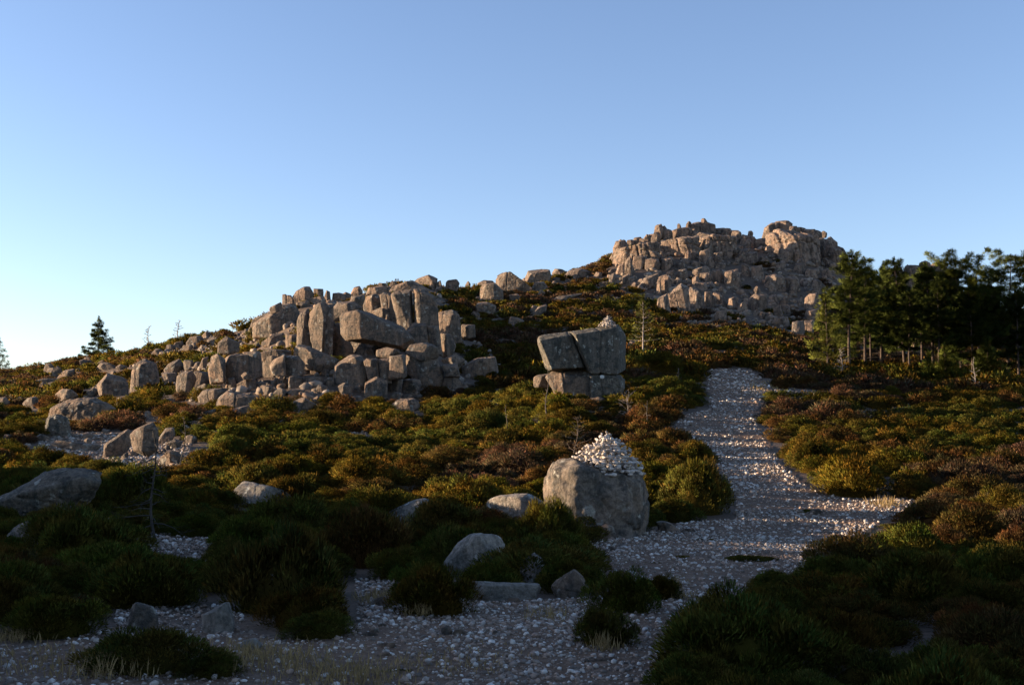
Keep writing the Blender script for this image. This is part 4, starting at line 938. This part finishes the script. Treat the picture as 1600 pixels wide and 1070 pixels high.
HERO = [(85, 1003, 190, 72, 'dark green', 'broad dark heath mound with thin pale stone lying behind it'), (232, 1064, 250, 66, 'dark green', 'wide low dark heath mound in front of the squat brown-grey rock'),
  (330, 1068, 120, 40, 'dark green', 'low dark heath cushion below the slanted pale rock'), (500, 1004, 125, 46, 'dark green', 'small dark mound shrub beside the bare silver twigs'),
  (680, 968, 145, 84, 'olive', 'round dark shrub standing free on the gravel edge'), (130, 888, 150, 95, 'dark green', 'large dark shrub below the broad lichen-spotted boulder'),
  (45, 925, 125, 62, 'rusty brown', 'brownish dull shrub at the view edge behind the broad mound'), (225, 955, 215, 95, 'dark green', 'large dark shrub behind the squat brown-grey rock'),
  (440, 962, 220, 150, 'dark green', 'tall dark shrub mass behind the bare silver twigs'), (210, 800, 120, 80, 'dark green', 'dark shrub touching the broad lichen-spotted boulder'),
 (570, 890, 170, 100, 'rusty brown', 'dull brown-green shrub before the pale domed boulder'), (690, 850, 150, 70, 'dark green', 'dark shrub below the pale domed boulder'),
  (856, 866, 118, 90, 'dark green', 'tall black-green shrub between the tilted boulder and cairn boulder'), (775, 900, 92, 36, 'rusty brown', 'low dark shrub draped over the pale tilted boulder'),
  (975, 962, 125, 70, 'dark green', 'green dark shrub standing on the gravel'), (945, 1016, 110, 66, 'dark green', 'lower dark shrub on the gravel with dry grass at its foot'), (1035, 940, 70, 42, 'olive', 'small brownish shrub on the gravel behind the green one'),
  (1088, 808, 118, 92, 'dark green', 'dark bush between the near cairn boulder and the path'), (1335, 905, 150, 72, 'rusty brown', 'dull brown shrub jutting over the gravel bend'), (1215, 938, 120, 46, 'dark green', 'low ragged green shrub where the gravel narrows'),
  (1330, 780, 135, 68, 'yellow-green', 'bright yellow-green shrub at the inner bend of the path'), (1270, 735, 90, 55, 'olive', 'olive shrub uphill of the bright bend shrub'), (1080, 770, 90, 50, 'yellow-green', 'sunlit yellow-green shrub behind the near cairn boulder'),
  (1030, 590, 110, 40, 'yellow-green', 'broad yellow-green shrub beside the balanced block'), (870, 660, 95, 40, 'yellow-green', 'bright green shrub below the balanced block'), (960, 612, 40, 30, 'olive', 'small dark shrub against the painted base boulder')]
for h in HERO: shrub_px(*h)
for h in [(1172, 880, 88, 26, 'dark green', 'dark round plant mat in the middle of the gravel'), (1266, 802, 74, 13, 'dark green', 'flat green mat on the path with a grey stone'), (1100, 846, 54, 11, 'olive', 'thin olive plant mat beyond the cairn boulder'),
          (1067, 873, 40, 10, 'yellow-green', 'tiny bright plant mat on the gravel'), (1020, 882, 34, 8, 'olive', 'faint olive plant mat on the gravel'), (1460, 808, 110, 32, 'yellow-green', 'mossy green cushion beside the path branch'),
          (1410, 828, 90, 24, 'olive', 'low olive cushion below the mossy one'), (620, 1056, 70, 14, 'dark green', 'dark flat mat near the lower gravel edge'), (690, 945, 60, 12, 'olive', 'thin olive mat at the foot of the round shrub')]:
    shrub_px(*h, MAT_, 'cushion_plant', 'cushion plant')

def fill_shrubs():
    rs = random.Random(21); r = np.random.default_rng(21); cand = []
    grid = {}
    def key(x, y): return int(math.floor(x / 2.5)), int(math.floor(y / 2.5))
    for x, y, q in SHRUBS: grid.setdefault(key(x, y), []).append((x, y, q))
    stair = poly(R_A, '60,900 1100,860 1150,960 1100,1069 250,1069 60,980')
    scree = poly(R_C, '480,600 800,560 1080,580 1230,520 1290,560 1230,740 1050,720 850,700 560,680')
    walls = [(poly(R_A, '560,600 760,560 1250,420 1529,330 1529,830 1150,860 700,880 260,960'), .30), (OUTCROP, .10), (CRAG, .03), (stair, .22), (scree, .3),
             (poly(R_O, '-380,640 -150,480 60,360 250,210 560,150 800,160 1000,500 1100,820 300,830 60,840 -380,850'), .10)]
    M = 100000
    d = np.exp(r.uniform(math.log(4.2), math.log(205), M)); u = r.uniform(-1.0, 1.05, M)
    x = u * d; z = ground(x, d); px, py = proj(x, d, z)
    nz = vnoise(np.stack([x * .22, d * .22, x * 0], 1)); nz2 = vnoise(np.stack([x * .09 + 9, d * .09, x * 0], 1))
    bare = np.zeros(M, bool)
    rad = np.interp(d, [6, 20, 50, 90, 200], [.62, .85, .98, 1.1, 1.5]) * r.uniform(.5, 1.2, M)
    rad = np.where(d > 26, rad, np.minimum(rad, .95))
    hp = rad * r.uniform(.72, 1.25, M) * np.interp(d, [6, 14, 60, 200], [1.0, 1.0, .92, .75])
    rp = rad * F / d
    for q in BARE:
        for k in (-.7, 0, .7): bare |= inpoly(px + k * rp, py, q)
    bare |= (px > 200) & (px < 1060) & (d < 9)
    for kx in (-.5, 0, .5): bare |= (d > 15) & inpoly(px + kx * rp, py - .8 * hp * F / d, PATH) & (px > 1100)
    acc = r.random(M); prob = np.ones(M)
    for q, pr in walls: prob = np.where(inpoly(px, py, q), np.minimum(prob, pr), prob)
    for o, d0, (lo, hi) in ROCKS:                      # neither inside a rock nor standing in front of its visible face
        m = (px > lo[0] - 60) & (px < hi[0] + 60) & (d < d0 + .3)
        m &= ~bare
        oc = [(q[0], lo[1] + (q[1] - lo[1]) * .72) for q in o]
        if not m.any(): continue
        idx = np.nonzero(m)[0]; tp = hp[idx] * F / d[idx]; bad = np.zeros(len(idx), bool)
        for kx, ky in ((0, .85), (-.6, .55), (.6, .55), (0, .3), (-.7, .1), (.7, .1), (0, 0), (0, -.25)): bad |= inpoly(px[idx] + kx * rp[idx], py[idx] - ky * tp, oc)
        bare[idx[bad]] = True
        a = np.array(o); w = (hi[0] - lo[0]) / 2 * d0 / F; cx = (lo[0] + hi[0]) / 2
        c = at(cx, hi[1], d0); bare |= ((x - c[0]) ** 2 + (d - c[1]) ** 2) < (w * .6) ** 2
    order = np.argsort(d + r.uniform(0, 3, M))
    keep = []
    for i in order:
        if bare[i] or acc[i] > prob[i]: continue
        if d[i] > 60 and vnoise(np.array([[x[i] * .3, d[i] * .3, 4.0]]))[0] > .75: continue
        X, Y, R_ = x[i], d[i], rad[i]; kx, ky = key(X, Y); ok = True
        sep = .82 if d[i] < 30 else .74 if d[i] < 70 else .66
        for a in (-1, 0, 1):
            for b in (-1, 0, 1):
                for (gx, gy, gr) in grid.get((kx + a, ky + b), ()):
                    if (gx - X) ** 2 + (gy - Y) ** 2 < (sep * (gr + R_)) ** 2: ok = False; break
                if not ok: break
            if not ok: break
        if not ok: continue
        grid.setdefault((kx, ky), []).append((X, Y, R_)); keep.append(i)
    # nearest in the picture become things of their own, the rest one mass of heath
    inv = [i for i in keep if -130 < px[i] < 1730 and py[i] - hp[i] * F / d[i] < 1080]
    inv.sort(key=lambda i: -rp[i]); own = set(inv[:258])
    def tone(i):
        n = nz[i] + .5 * nz2[i] + rs.uniform(-.35, .35); far = min(1, max(0, (d[i] - 45) / 80)); right = .15 if px[i] > 1180 and d[i] > 20 else 0
        b = n + .18 * far + right - .12
        if b > .48: return 'dry mauve-brown'
        if b > .18: return 'rusty brown'
        if b > -.18: return 'olive'
        return 'yellow-green' if (d[i] > 24 and b > -.55) else 'dark green'
    ZONE = [('near shaded ground of the pine side', 1), ('near shaded ground of the outcrop side', 2), ('path side facing the pine grove', 3), ('slope between the outcrop and the path', 4), ('slope below the lone pine', 5)]
    def zone(i):
        if d[i] < 19: return ZONE[0][0] if px[i] > 950 else ZONE[1][0]
        if px[i] > 1090: return ZONE[2][0]
        return ZONE[3][0] if px[i] > 380 else ZONE[4][0]
    Vs, Fs, Cs, Vc, Fcx, Ccx, Nb, Nk = [], [], [], [], [], [], [], []; nv = nc = 0
    for i in keep:
        t = tone(i)
        if i in own:
            zn = zone(i); size = 'broad' if rad[i] > .62 else 'small' if rad[i] < .4 else 'middling'
            shrub(x[i], d[i], rad[i], hp[i], t, f'{size} {t} heath shrub among others on the {zn}', f'{size} {t} shrubs, {zn}', NEAR if rp[i] > 26 else MID, rs=rs)
            continue
        g = (FARG if d[i] > 72 or (abs(u[i]) > .5 and d[i] > 30) else MASSG)[rs.randrange(6)]; a = rs.uniform(0, 6.28); ca, sa = math.cos(a), math.sin(a); b = rs.uniform(.8, 1.2)
        for src, lv in ((0, Vs), (3, Vc)):
            q = g[src]; lv.append(np.stack([x[i] + rad[i] * (q[:, 0] * ca - q[:, 1] * sa), d[i] + rad[i] * (q[:, 0] * sa + q[:, 1] * ca), z[i] - .05 * rad[i] + q[:, 2] * hp[i]], 1))
        q = g[6]; q = np.stack([q[:, 0] * ca - q[:, 1] * sa, q[:, 0] * sa + q[:, 1] * ca, q[:, 2]], 1); Nb.append(q[:len(g[0])]); Nk.append(q[len(g[0]):])
        Fs.append(g[1] + nv); nv += len(g[0]); Cs.append(g[2] * np.array(TONES[t]) * b)
        Fcx.append(g[4] + nc); nc += len(g[3]); Ccx.append(g[5] * np.array(TONES[t]))
    me = mesh_mixed('shrubbery', np.vstack(Vs), np.vstack(Fs), np.vstack(Cs), np.vstack(Vc), np.vstack(Fcx), np.vstack(Ccx), np.vstack(Nb + Nk), M_LEAF)
    tag(obj('shrubbery', me), kind='stuff')
    print('SHRUBS own', len(own), 'mass', len(keep) - len(own))
fill_shrubs()

# ------------------------------------------------------------------ dry grass
def build_grass():
    r = np.random.default_rng(9); B, C = [], []
    spots = [(430, 1035, 110, 130, .12), (390, 1030, 50, 60, .13), (60, 1040, 140, 130, .08), (20, 1000, 40, 90, .1), (540, 1060, 120, 240, .09), (945, 1020, 22, 26, .15), (1385, 792, 22, 60, .22), (1400, 845, 40, 60, .25),
             (170, 1055, 60, 90, .15), (590, 940, 40, 90, .12), (660, 965, 20, 40, .14), (1060, 935, 30, 60, .08), (750, 730, 40, 60, .2), (1200, 606, 40, 80, .2), (1050, 910, 30, 40, .07), (700, 1040, 120, 90, .06), (860, 965, 40, 50, .09), (330, 690, 60, 50, .12)]
    for cx, cy, w, n, L in spots:
        for _ in range(n):
            px = cx + r.normal(0, w * .5); py = cy + r.normal(0, w * .1); d = hit(px, py); p = at(px, py, d)
            k = 3; P = p + r.normal(0, .025, (k, 3)) * (1, 1, 0); D = np.stack([r.normal(0, .35, k), r.normal(0, .35, k), np.ones(k)], 1)
            B.append(blades(P, D, L * r.uniform(.5, 1.3, k), np.full(k, .008 * max(1, d / 14)), r)); C.append(np.array([.30, .215, .10]) * r.uniform(.6, 1.2, (k, 1)))
    B = np.vstack(B); tag(obj('dry_grass', mesh_np('dry_grass', B.reshape(-1, 3), np.arange(len(B) * 4).reshape(-1, 4), M_LEAF, col=np.repeat(np.vstack(C), 4, 0))), kind='stuff')
build_grass()

# ------------------------------------------------------------------ trees
def tube(pts, rad, k=7):
    pts = np.asarray(pts, float); n = len(pts); t = np.gradient(pts, axis=0); t /= np.linalg.norm(t, axis=1, keepdims=True) + 1e-9
    up = np.array([0, 0, 1.0]) if abs(t[0][2]) < .9 else np.array([1.0, 0, 0])
    a = np.cross(t, up); a /= np.linalg.norm(a, axis=1, keepdims=True) + 1e-9; b = np.cross(t, a)
    th = np.arange(k) / k * 2 * math.pi
    V = pts[:, None] + np.asarray(rad)[:, None, None] * (a[:, None] * np.cos(th)[None, :, None] + b[:, None] * np.sin(th)[None, :, None])
    i = np.arange(n - 1)[:, None]; j = np.arange(k)[None]; j2 = (j + 1) % k
    return V.reshape(-1, 3), np.stack([i * k + j, i * k + j2, (i + 1) * k + j2, (i + 1) * k + j], -1).reshape(-1, 4)
class Tubes:
    def __init__(s): s.V, s.F, s.n = [], [], 0
    def add(s, pts, rad, k=6):
        v, f = tube(pts, rad, k); s.V.append(v); s.F.append(f + s.n); s.n += len(v)
    def mesh(s, name, mat, col):
        return mesh_np(name, np.vstack(s.V), np.vstack(s.F), mat, col=np.tile([col], (s.n, 1)), smooth=True)

def pine(px, base, top, wid, label, d=None, cb=.42, dens=1.0, lean=0.0, shape='round', leaf=(.030, .042, .012), group=None, seed=0, trunk_col=(.065, .048, .038), name='pine_tree', dead=.3):
    d = d or hit(px, base); p = at(px, base, d); H = (base - top) * d / F * 1.02; Wm = wid * d / F / 2 * (1.4 if group else 1.0); leaf = (leaf[0] * 2.4, leaf[1] * 2.1, leaf[2] * 1.7); r = np.random.default_rng(seed + int(px * 7 + base))
    lx = lean * d / F; zb = gz(p[0], d); H += p[2] - zb; root = obj(name, None, (p[0], d, zb - .05)); tag(root, label, 'tree', group)
    T = Tubes(); zz = np.linspace(0, 1, 14); tx = lx * zz ** 1.3 + .04 * H * .3 * np.sin(zz * 5 + r.uniform(0, 6)) * zz; ty = .02 * H * np.sin(zz * 4 + r.uniform(0, 6)) * zz
    r0 = max(.04, H * .013); T.add(np.stack([tx, ty, zz * H], 1), r0 * (1 - zz * .9) + .012, 9)
    def ax(t): return np.array([np.interp(t, zz, tx), np.interp(t, zz, ty), t * H])
    L = T; B, C, NN = [], [], []; nw = int(H * (1 - cb) / .46) + 3
    for w in range(nw):
        t = cb + (1 - cb) * (w + r.uniform(-.2, .2)) / nw; t = min(max(t, .08), .985); s = (t - cb) / (1 - cb)
        if shape == 'cone': env = 1.0 - .93 * max(0, s)
        elif shape == 'flat': env = .62 + .5 * math.sin(min(1, max(0, s)) * math.pi * .85) - .35 * max(0, s - .75) * 4 * .5
        else: env = (1.02 - .72 * max(0, s) ** 1.6) * (.8 + .2 * math.sin(s * 19 + seed))
        for j in range(int(r.integers(4, 6))):
            if r.random() < (.5 if s < .22 and shape != 'cone' else .12): continue
            a = j * 1.257 + w * .8 + r.uniform(-.35, .35); ln = Wm * env * r.uniform(.6, 1.12)
            if ln < .12: ln = .12
            k = 6; q = np.linspace(0, 1, k); rise = (.12 + .55 * max(0, s) ** 2) * ln; droop = r.uniform(-.12, .08) * ln
            pts = ax(t) + np.stack([np.cos(a) * ln * q, np.sin(a) * ln * q, rise * q ** 1.6 + droop * np.sin(q * 3.14)], 1)
            L.add(pts, np.linspace(max(.012, r0 * .24 * (1.1 - s)), .008, k), 4)
            for m in range(max(2, int(ln * 7.5 * dens))):
                f = r.uniform(.28 if shape != 'cone' else .2, 1.02); c = np.array([np.interp(f, q, pts[:, i]) for i in range(3)]); c += r.normal(0, .11 * ln * (1.1 - .5 * f) + .03, 3) * (1, 1, .25)
                n = int(32 * dens) + 6; v = r.normal(0, 1, (n, 3)); v /= np.linalg.norm(v, axis=1, keepdims=True); D = v + np.array([math.cos(a) * .6, math.sin(a) * .6, .75])
                M = v * .6 + np.array([math.cos(a) * .8, math.sin(a) * .8, .5]); M /= np.linalg.norm(M, axis=1, keepdims=True); NN.append(M)
                B.append(blades(c + v * .07 * (1, 1, .6), D, r.uniform(.20, .40, n), r.uniform(.022, .042, n), r, M)); C.append(np.tile(np.array(leaf) * r.uniform(.7, 1.35), (n, 1)) * r.uniform(.75, 1.25, (n, 1)))
    for m in range(6):                             # leader tuft
        n = 24; v = r.normal(0, 1, (n, 3)); c = ax(.97) + np.array([0, 0, .1 * m]) ; NN.append(v / np.linalg.norm(v, axis=1, keepdims=True)); B.append(blades(c + v * .03, v + np.array([0, 0, 1.6]), r.uniform(.15, .3, n), r.uniform(.03, .05, n), r, NN[-1])); C.append(np.tile(leaf, (n, 1)) * r.uniform(.8, 1.3, (n, 1)))
    for m in range(int(7 * dead * 3)):              # bare snags below the crown
        t = r.uniform(.04, max(cb, .06)); a = r.uniform(0, 6.28); ln = Wm * r.uniform(.2, .6); q = np.linspace(0, 1, 4)
        L.add(ax(t) + np.stack([np.cos(a) * ln * q, np.sin(a) * ln * q, -.08 * ln * q + .1 * ln * q ** 2], 1), np.linspace(.018, .006, 4), 4)
    B = np.vstack(B); cr = obj('crown', mesh_np('crown', B.reshape(-1, 3), np.arange(len(B) * 4).reshape(-1, 4), M_NEEDLE, col=np.repeat(np.vstack(C), 4, 0), nrm=np.repeat(np.vstack(NN), 4, 0)), parent=root)
    obj('trunk', T.mesh('trunk', M_BARK, trunk_col), parent=root)
    return root

GR = 'pines of the grove below the crag'
PINES = [(1293, 563, 468, 62, 'slender young pine in front at the grove edge nearest the crag', 88, .30, .55, 0, 'cone', (.050, .062, .016)),
  (1327, 568, 398, 74, 'tall pine with straight bare trunk at the crag end of the grove', 90, .34, 1.0, 6, 'round', (.030, .042, .012)),
  (1352, 572, 408, 62, 'tall slim pine, next along from the straight-trunked grove edge pine', 93, .36, 1.0, 3, 'round', (.032, .045, .012)),
  (1361, 573, 452, 50, 'shorter pine crowded between two tall slim pines', 96, .36, .9, 0, 'round', (.028, .040, .012)),
  (1377, 572, 425, 66, 'dense dark pine whose thin trunk shows before pale rocks', 97, .30, 1.0, 4, 'round', (.022, .033, .011)),
  (1414, 578, 409, 74, 'tall dark pine with a broad rounded top in the grove', 95, .36, 1.1, -12, 'round', (.024, .035, .011)),
  (1421, 581, 458, 52, 'short dark pine leaning beside two thin trunks', 92, .34, .9, 3, 'round', (.026, .038, .012)),
  (1441, 577, 430, 62, 'dark pine in front of the dark ridge rocks', 100, .34, 1.0, 4, 'round', (.022, .033, .011)),
  (1458, 577, 418, 60, 'dark pine with twin-looking bare trunk beside it', 93, .40, 1.0, -4, 'round', (.024, .036, .011)),
  (1467, 580, 440, 60, 'pine with a long pale bare trunk in the middle grove', 91, .44, 1.0, 4, 'round', (.026, .038, .012)),
  (1502, 586, 411, 78, 'tall pine with a layered flat crown against the sky', 93, .30, 1.1, -2, 'flat', (.034, .046, .012)),
  (1520, 590, 455, 76, 'broad low-branched pine behind a bare whitish dead tree', 90, .24, 1.1, 0, 'round', (.024, .036, .011)),
  (1550, 585, 448, 76, 'bushy dark pine filling the gap before the end pine', 96, .22, 1.1, 0, 'round', (.024, .035, .011)),
  (1575, 576, 405, 74, 'tallest open-crowned pine at the far end of the grove', 95, .42, .9, 8, 'flat', (.034, .046, .012)),
  (1592, 588, 455, 72, 'dense pine cut by the view edge', 90, .25, 1.1, 0, 'round', (.026, .038, .012)),
  (1478, 603, 548, 50, 'small bushy pine sapling in front of the grove trunks', 84, .08, 1.0, 0, 'cone', (.036, .048, .012)),
  (1545, 594, 540, 54, 'small spreading pine low under the bushy dark pine', 88, .12, 1.0, 0, 'cone', (.030, .042, .012)),
  (1400, 570, 440, 70, 'dark pine deep inside the grove behind the round-topped one', 112, .25, 1.1, 0, 'round', (.020, .030, .010)),
  (1530, 572, 450, 74, 'dark pine at the back of the grove near its far end', 112, .22, 1.1, 0, 'round', (.020, .030, .010)),
  (1632, 590, 440, 80, 'pine just past the end of the grove at the view edge', 94, .3, 1.0, 0, 'round', (.026, .038, .012))]
for k, (px, b, t, w, lab, d, cb, dn, ln, sh, lf) in enumerate(PINES): pine(px, b, t, w, lab, d, cb * (.5, .85, .65, 1.0, .75)[k % 5], dn, ln, sh, lf, GR, 30 + k)
pine(1005, 551, 470, 60, 'slender sparse young pine with a pale trunk, alone beside the balanced block', 86, .34, .22, 0, 'cone', (.034, .042, .013), None, 5, (.30, .25, .21))
pine(153, 561, 499, 62, 'lone dense conical pine standing on the far slope skyline', 163, .04, 1.15, 0, 'cone', (.026, .038, .014), None, 6)
pine(-3, 580, 532, 52, 'sparse pine cut by the view edge on the far slope', 165, .06, .5, 0, 'cone', (.026, .038, .014), None, 7)
pine(1452, 592, 560, 26, 'tiny pine seedling at the foot of the grove', 86, .05, .9, 0, 'cone', (.036, .05, .012), None, 8)

def dead_tree(px, base, top, wid, label, d=None, col=(.30, .27, .25), seed=0, lean=0, start=.15, nb=26, up=.35, name='dead_tree', sink=0.0):
    col = tuple(.6 * q for q in col)
    d = d or hit(px, base); p = at(px, base, d); H = (base - top) * d / F; Wm = wid * d / F / 2; r = np.random.default_rng(seed + int(px)); zb = gz(p[0], d) - .03
    H += max(0, p[2] - zb); root = obj(name, None, (p[0], d, zb)); tag(root, label, 'dead tree'); px1 = d / F * .62     # half a pixel, the thinnest twig worth drawing
    T = Tubes(); zz = np.linspace(0, 1, 12); lx = lean * d / F; tx = lx * zz + .035 * H * np.sin(zz * 6 + seed); ty = .015 * H * np.sin(zz * 5 + 2 * seed)
    r0 = max(px1 * 1.5, H * .014); T.add(np.stack([tx, ty, zz * H], 1), r0 * (1 - .75 * zz), 7)
    Bt = Tubes()
    for k in range(nb):
        t = start + (1 - start) * (k + r.random()) / nb; t = min(t, .98); a = r.uniform(0, 6.283); ln = Wm * (1.05 - .75 * t) * r.uniform(.5, 1.1); q = np.linspace(0, 1, 5)
        o = np.array([np.interp(t, zz, tx), np.interp(t, zz, ty), t * H]); jit = np.cumsum(r.normal(0, .10 * ln, (5, 3)), 0); upk = up + r.uniform(-.3, .3)
        pts = o + np.stack([np.cos(a) * ln * q, np.sin(a) * ln * q, upk * ln * q - .25 * ln * q ** 2 * (up < .3)], 1) + jit * q[:, None]
        Bt.add(pts, np.linspace(max(px1 * .6, r0 * .4), px1 * .3, 5), 4)
        for m in range(4):
            f = r.uniform(.25, .95); c = np.array([np.interp(f, q, pts[:, i]) for i in range(3)]); e = c + np.array([math.cos(a + r.uniform(-1, 1)), math.sin(a + r.uniform(-1, 1)), r.uniform(-.1, .8)]) * ln * r.uniform(.15, .4)
            Bt.add([c, (c + e) / 2 + r.normal(0, .02 * ln, 3), e], [px1 * .4, px1 * .33, px1 * .25], 4)
    obj('trunk', T.mesh('trunk', M_BARK, col), parent=root); obj('twig_crown', Bt.mesh('twig_crown', M_BARK, col), parent=root)
dead_tree(232, 542, 509, 22, 'bare dead tree on the skyline, nearer the lone pine of two', 145, (.5, .43, .38), 1, 0, .15, 30, .5)
dead_tree(278, 532, 500, 22, 'bare dead tree on the skyline, nearer the outcrop of two', 140, (.5, .43, .38), 2, 0, .2, 30, .5)
dead_tree(243, 860, 680, 130, 'dead grey sapling with drooping bare twigs before the sunlit boulders', 19.5, (.07, .062, .055), 3, -12, .08, 30, -.05)
dead_tree(284, 738, 652, 50, 'thin dead sapling beside the pale pinkish rock', 34, (.13, .11, .09), 4, 2, .1, 16, .2)
dead_tree(1315, 592, 545, 36, 'bare whitish dead tree in front of the straight-trunked pine', 80, (.34, .29, .25), 5, 0, .2, 22, .5)
dead_tree(1522, 600, 558, 22, 'bare whitish dead tree before the broad low-branched pine', 78, (.36, .31, .27), 6, 2, .1, 16, .5)
dead_tree(981, 662, 612, 54, 'dead pale sapling with spreading twigs below the balanced block', 50, (.26, .22, .19), 7, 2, .15, 24, .45)
dead_tree(1016, 682, 632, 30, 'crooked dead stem beside the pale spreading sapling', 46, (.20, .17, .14), 8, -6, .4, 8, .3)
dead_tree(856, 605, 578, 20, 'thin dead stem against the sunlit base boulder', 50, (.16, .13, .11), 9, -2, .3, 8, .6)
dead_tree(898, 690, 652, 60, 'tangle of dead twigs behind the larger cairn', 38, (.17, .13, .10), 10, 4, .1, 26, .5, name='dead_shrub')
dead_tree(435, 998, 935, 44, 'small bare silver twigs beside the small dark mound shrub', 11.6, (.24, .235, .24), 11, -6, .05, 30, .9, name='dead_shrub')
dead_tree(790, 668, 632, 20, 'thin dead stem in heath between outcrop and balanced block', 46, (.20, .16, .13), 12, 2, .3, 8, .6)
dead_tree(1060, 598, 575, 14, 'tiny dead stem in heath beyond the balanced block', 70, (.22, .18, .15), 13, 1, .3, 8, .6)

# ------------------------------------------------------------------ camera, sky, sun
cam = bpy.data.cameras.new('Camera'); cam.sensor_width = 36; cam.lens = 36 * F / 1600; cam.clip_start = .05; cam.clip_end = 5000
co = bpy.data.objects.new('Camera', cam); COL.objects.link(co); co.location = (0, 0, 0); co.rotation_euler = (math.pi / 2 + PITCH, 0, 0); SC.camera = co
w = bpy.data.worlds.new('World'); SC.world = w; w.use_nodes = True; nt = w.node_tree; bg = nt.nodes['Background']
sky = nt.nodes.new('ShaderNodeTexSky'); sky.sky_type = 'NISHITA'; sky.sun_disc = False; sky.sun_elevation = EL; sky.sun_rotation = -AZ
sky.altitude = 900; sky.air_density = 1.0; sky.dust_density = 0.7; sky.ozone_density = 1.5
wb = mix(nt, 1.0, sky.outputs[0], (1.03, 1.0, 1.16), 'MULTIPLY')      # the camera's white balance
nt.links.new(wb, bg.inputs[0]); bg.inputs[1].default_value = 0.085
s = bpy.data.lights.new('Sun', 'SUN'); s.energy = 5.0; s.angle = math.radians(.55); s.color = (1.0, .75, .50)
so = bpy.data.objects.new('Sun', s); COL.objects.link(so)
so.rotation_euler = Vector((math.sin(AZ) * math.cos(EL), -math.cos(AZ) * math.cos(EL), -math.sin(EL))).to_track_quat('-Z', 'Y').to_euler()
SC.view_settings.view_transform = 'Standard'; SC.view_settings.look = 'None'; SC.view_settings.exposure = EXPOSURE; SC.view_settings.gamma = 1.0
SC.cycles.max_bounces = 4; SC.cycles.diffuse_bounces = 3; SC.cycles.transmission_bounces = 2
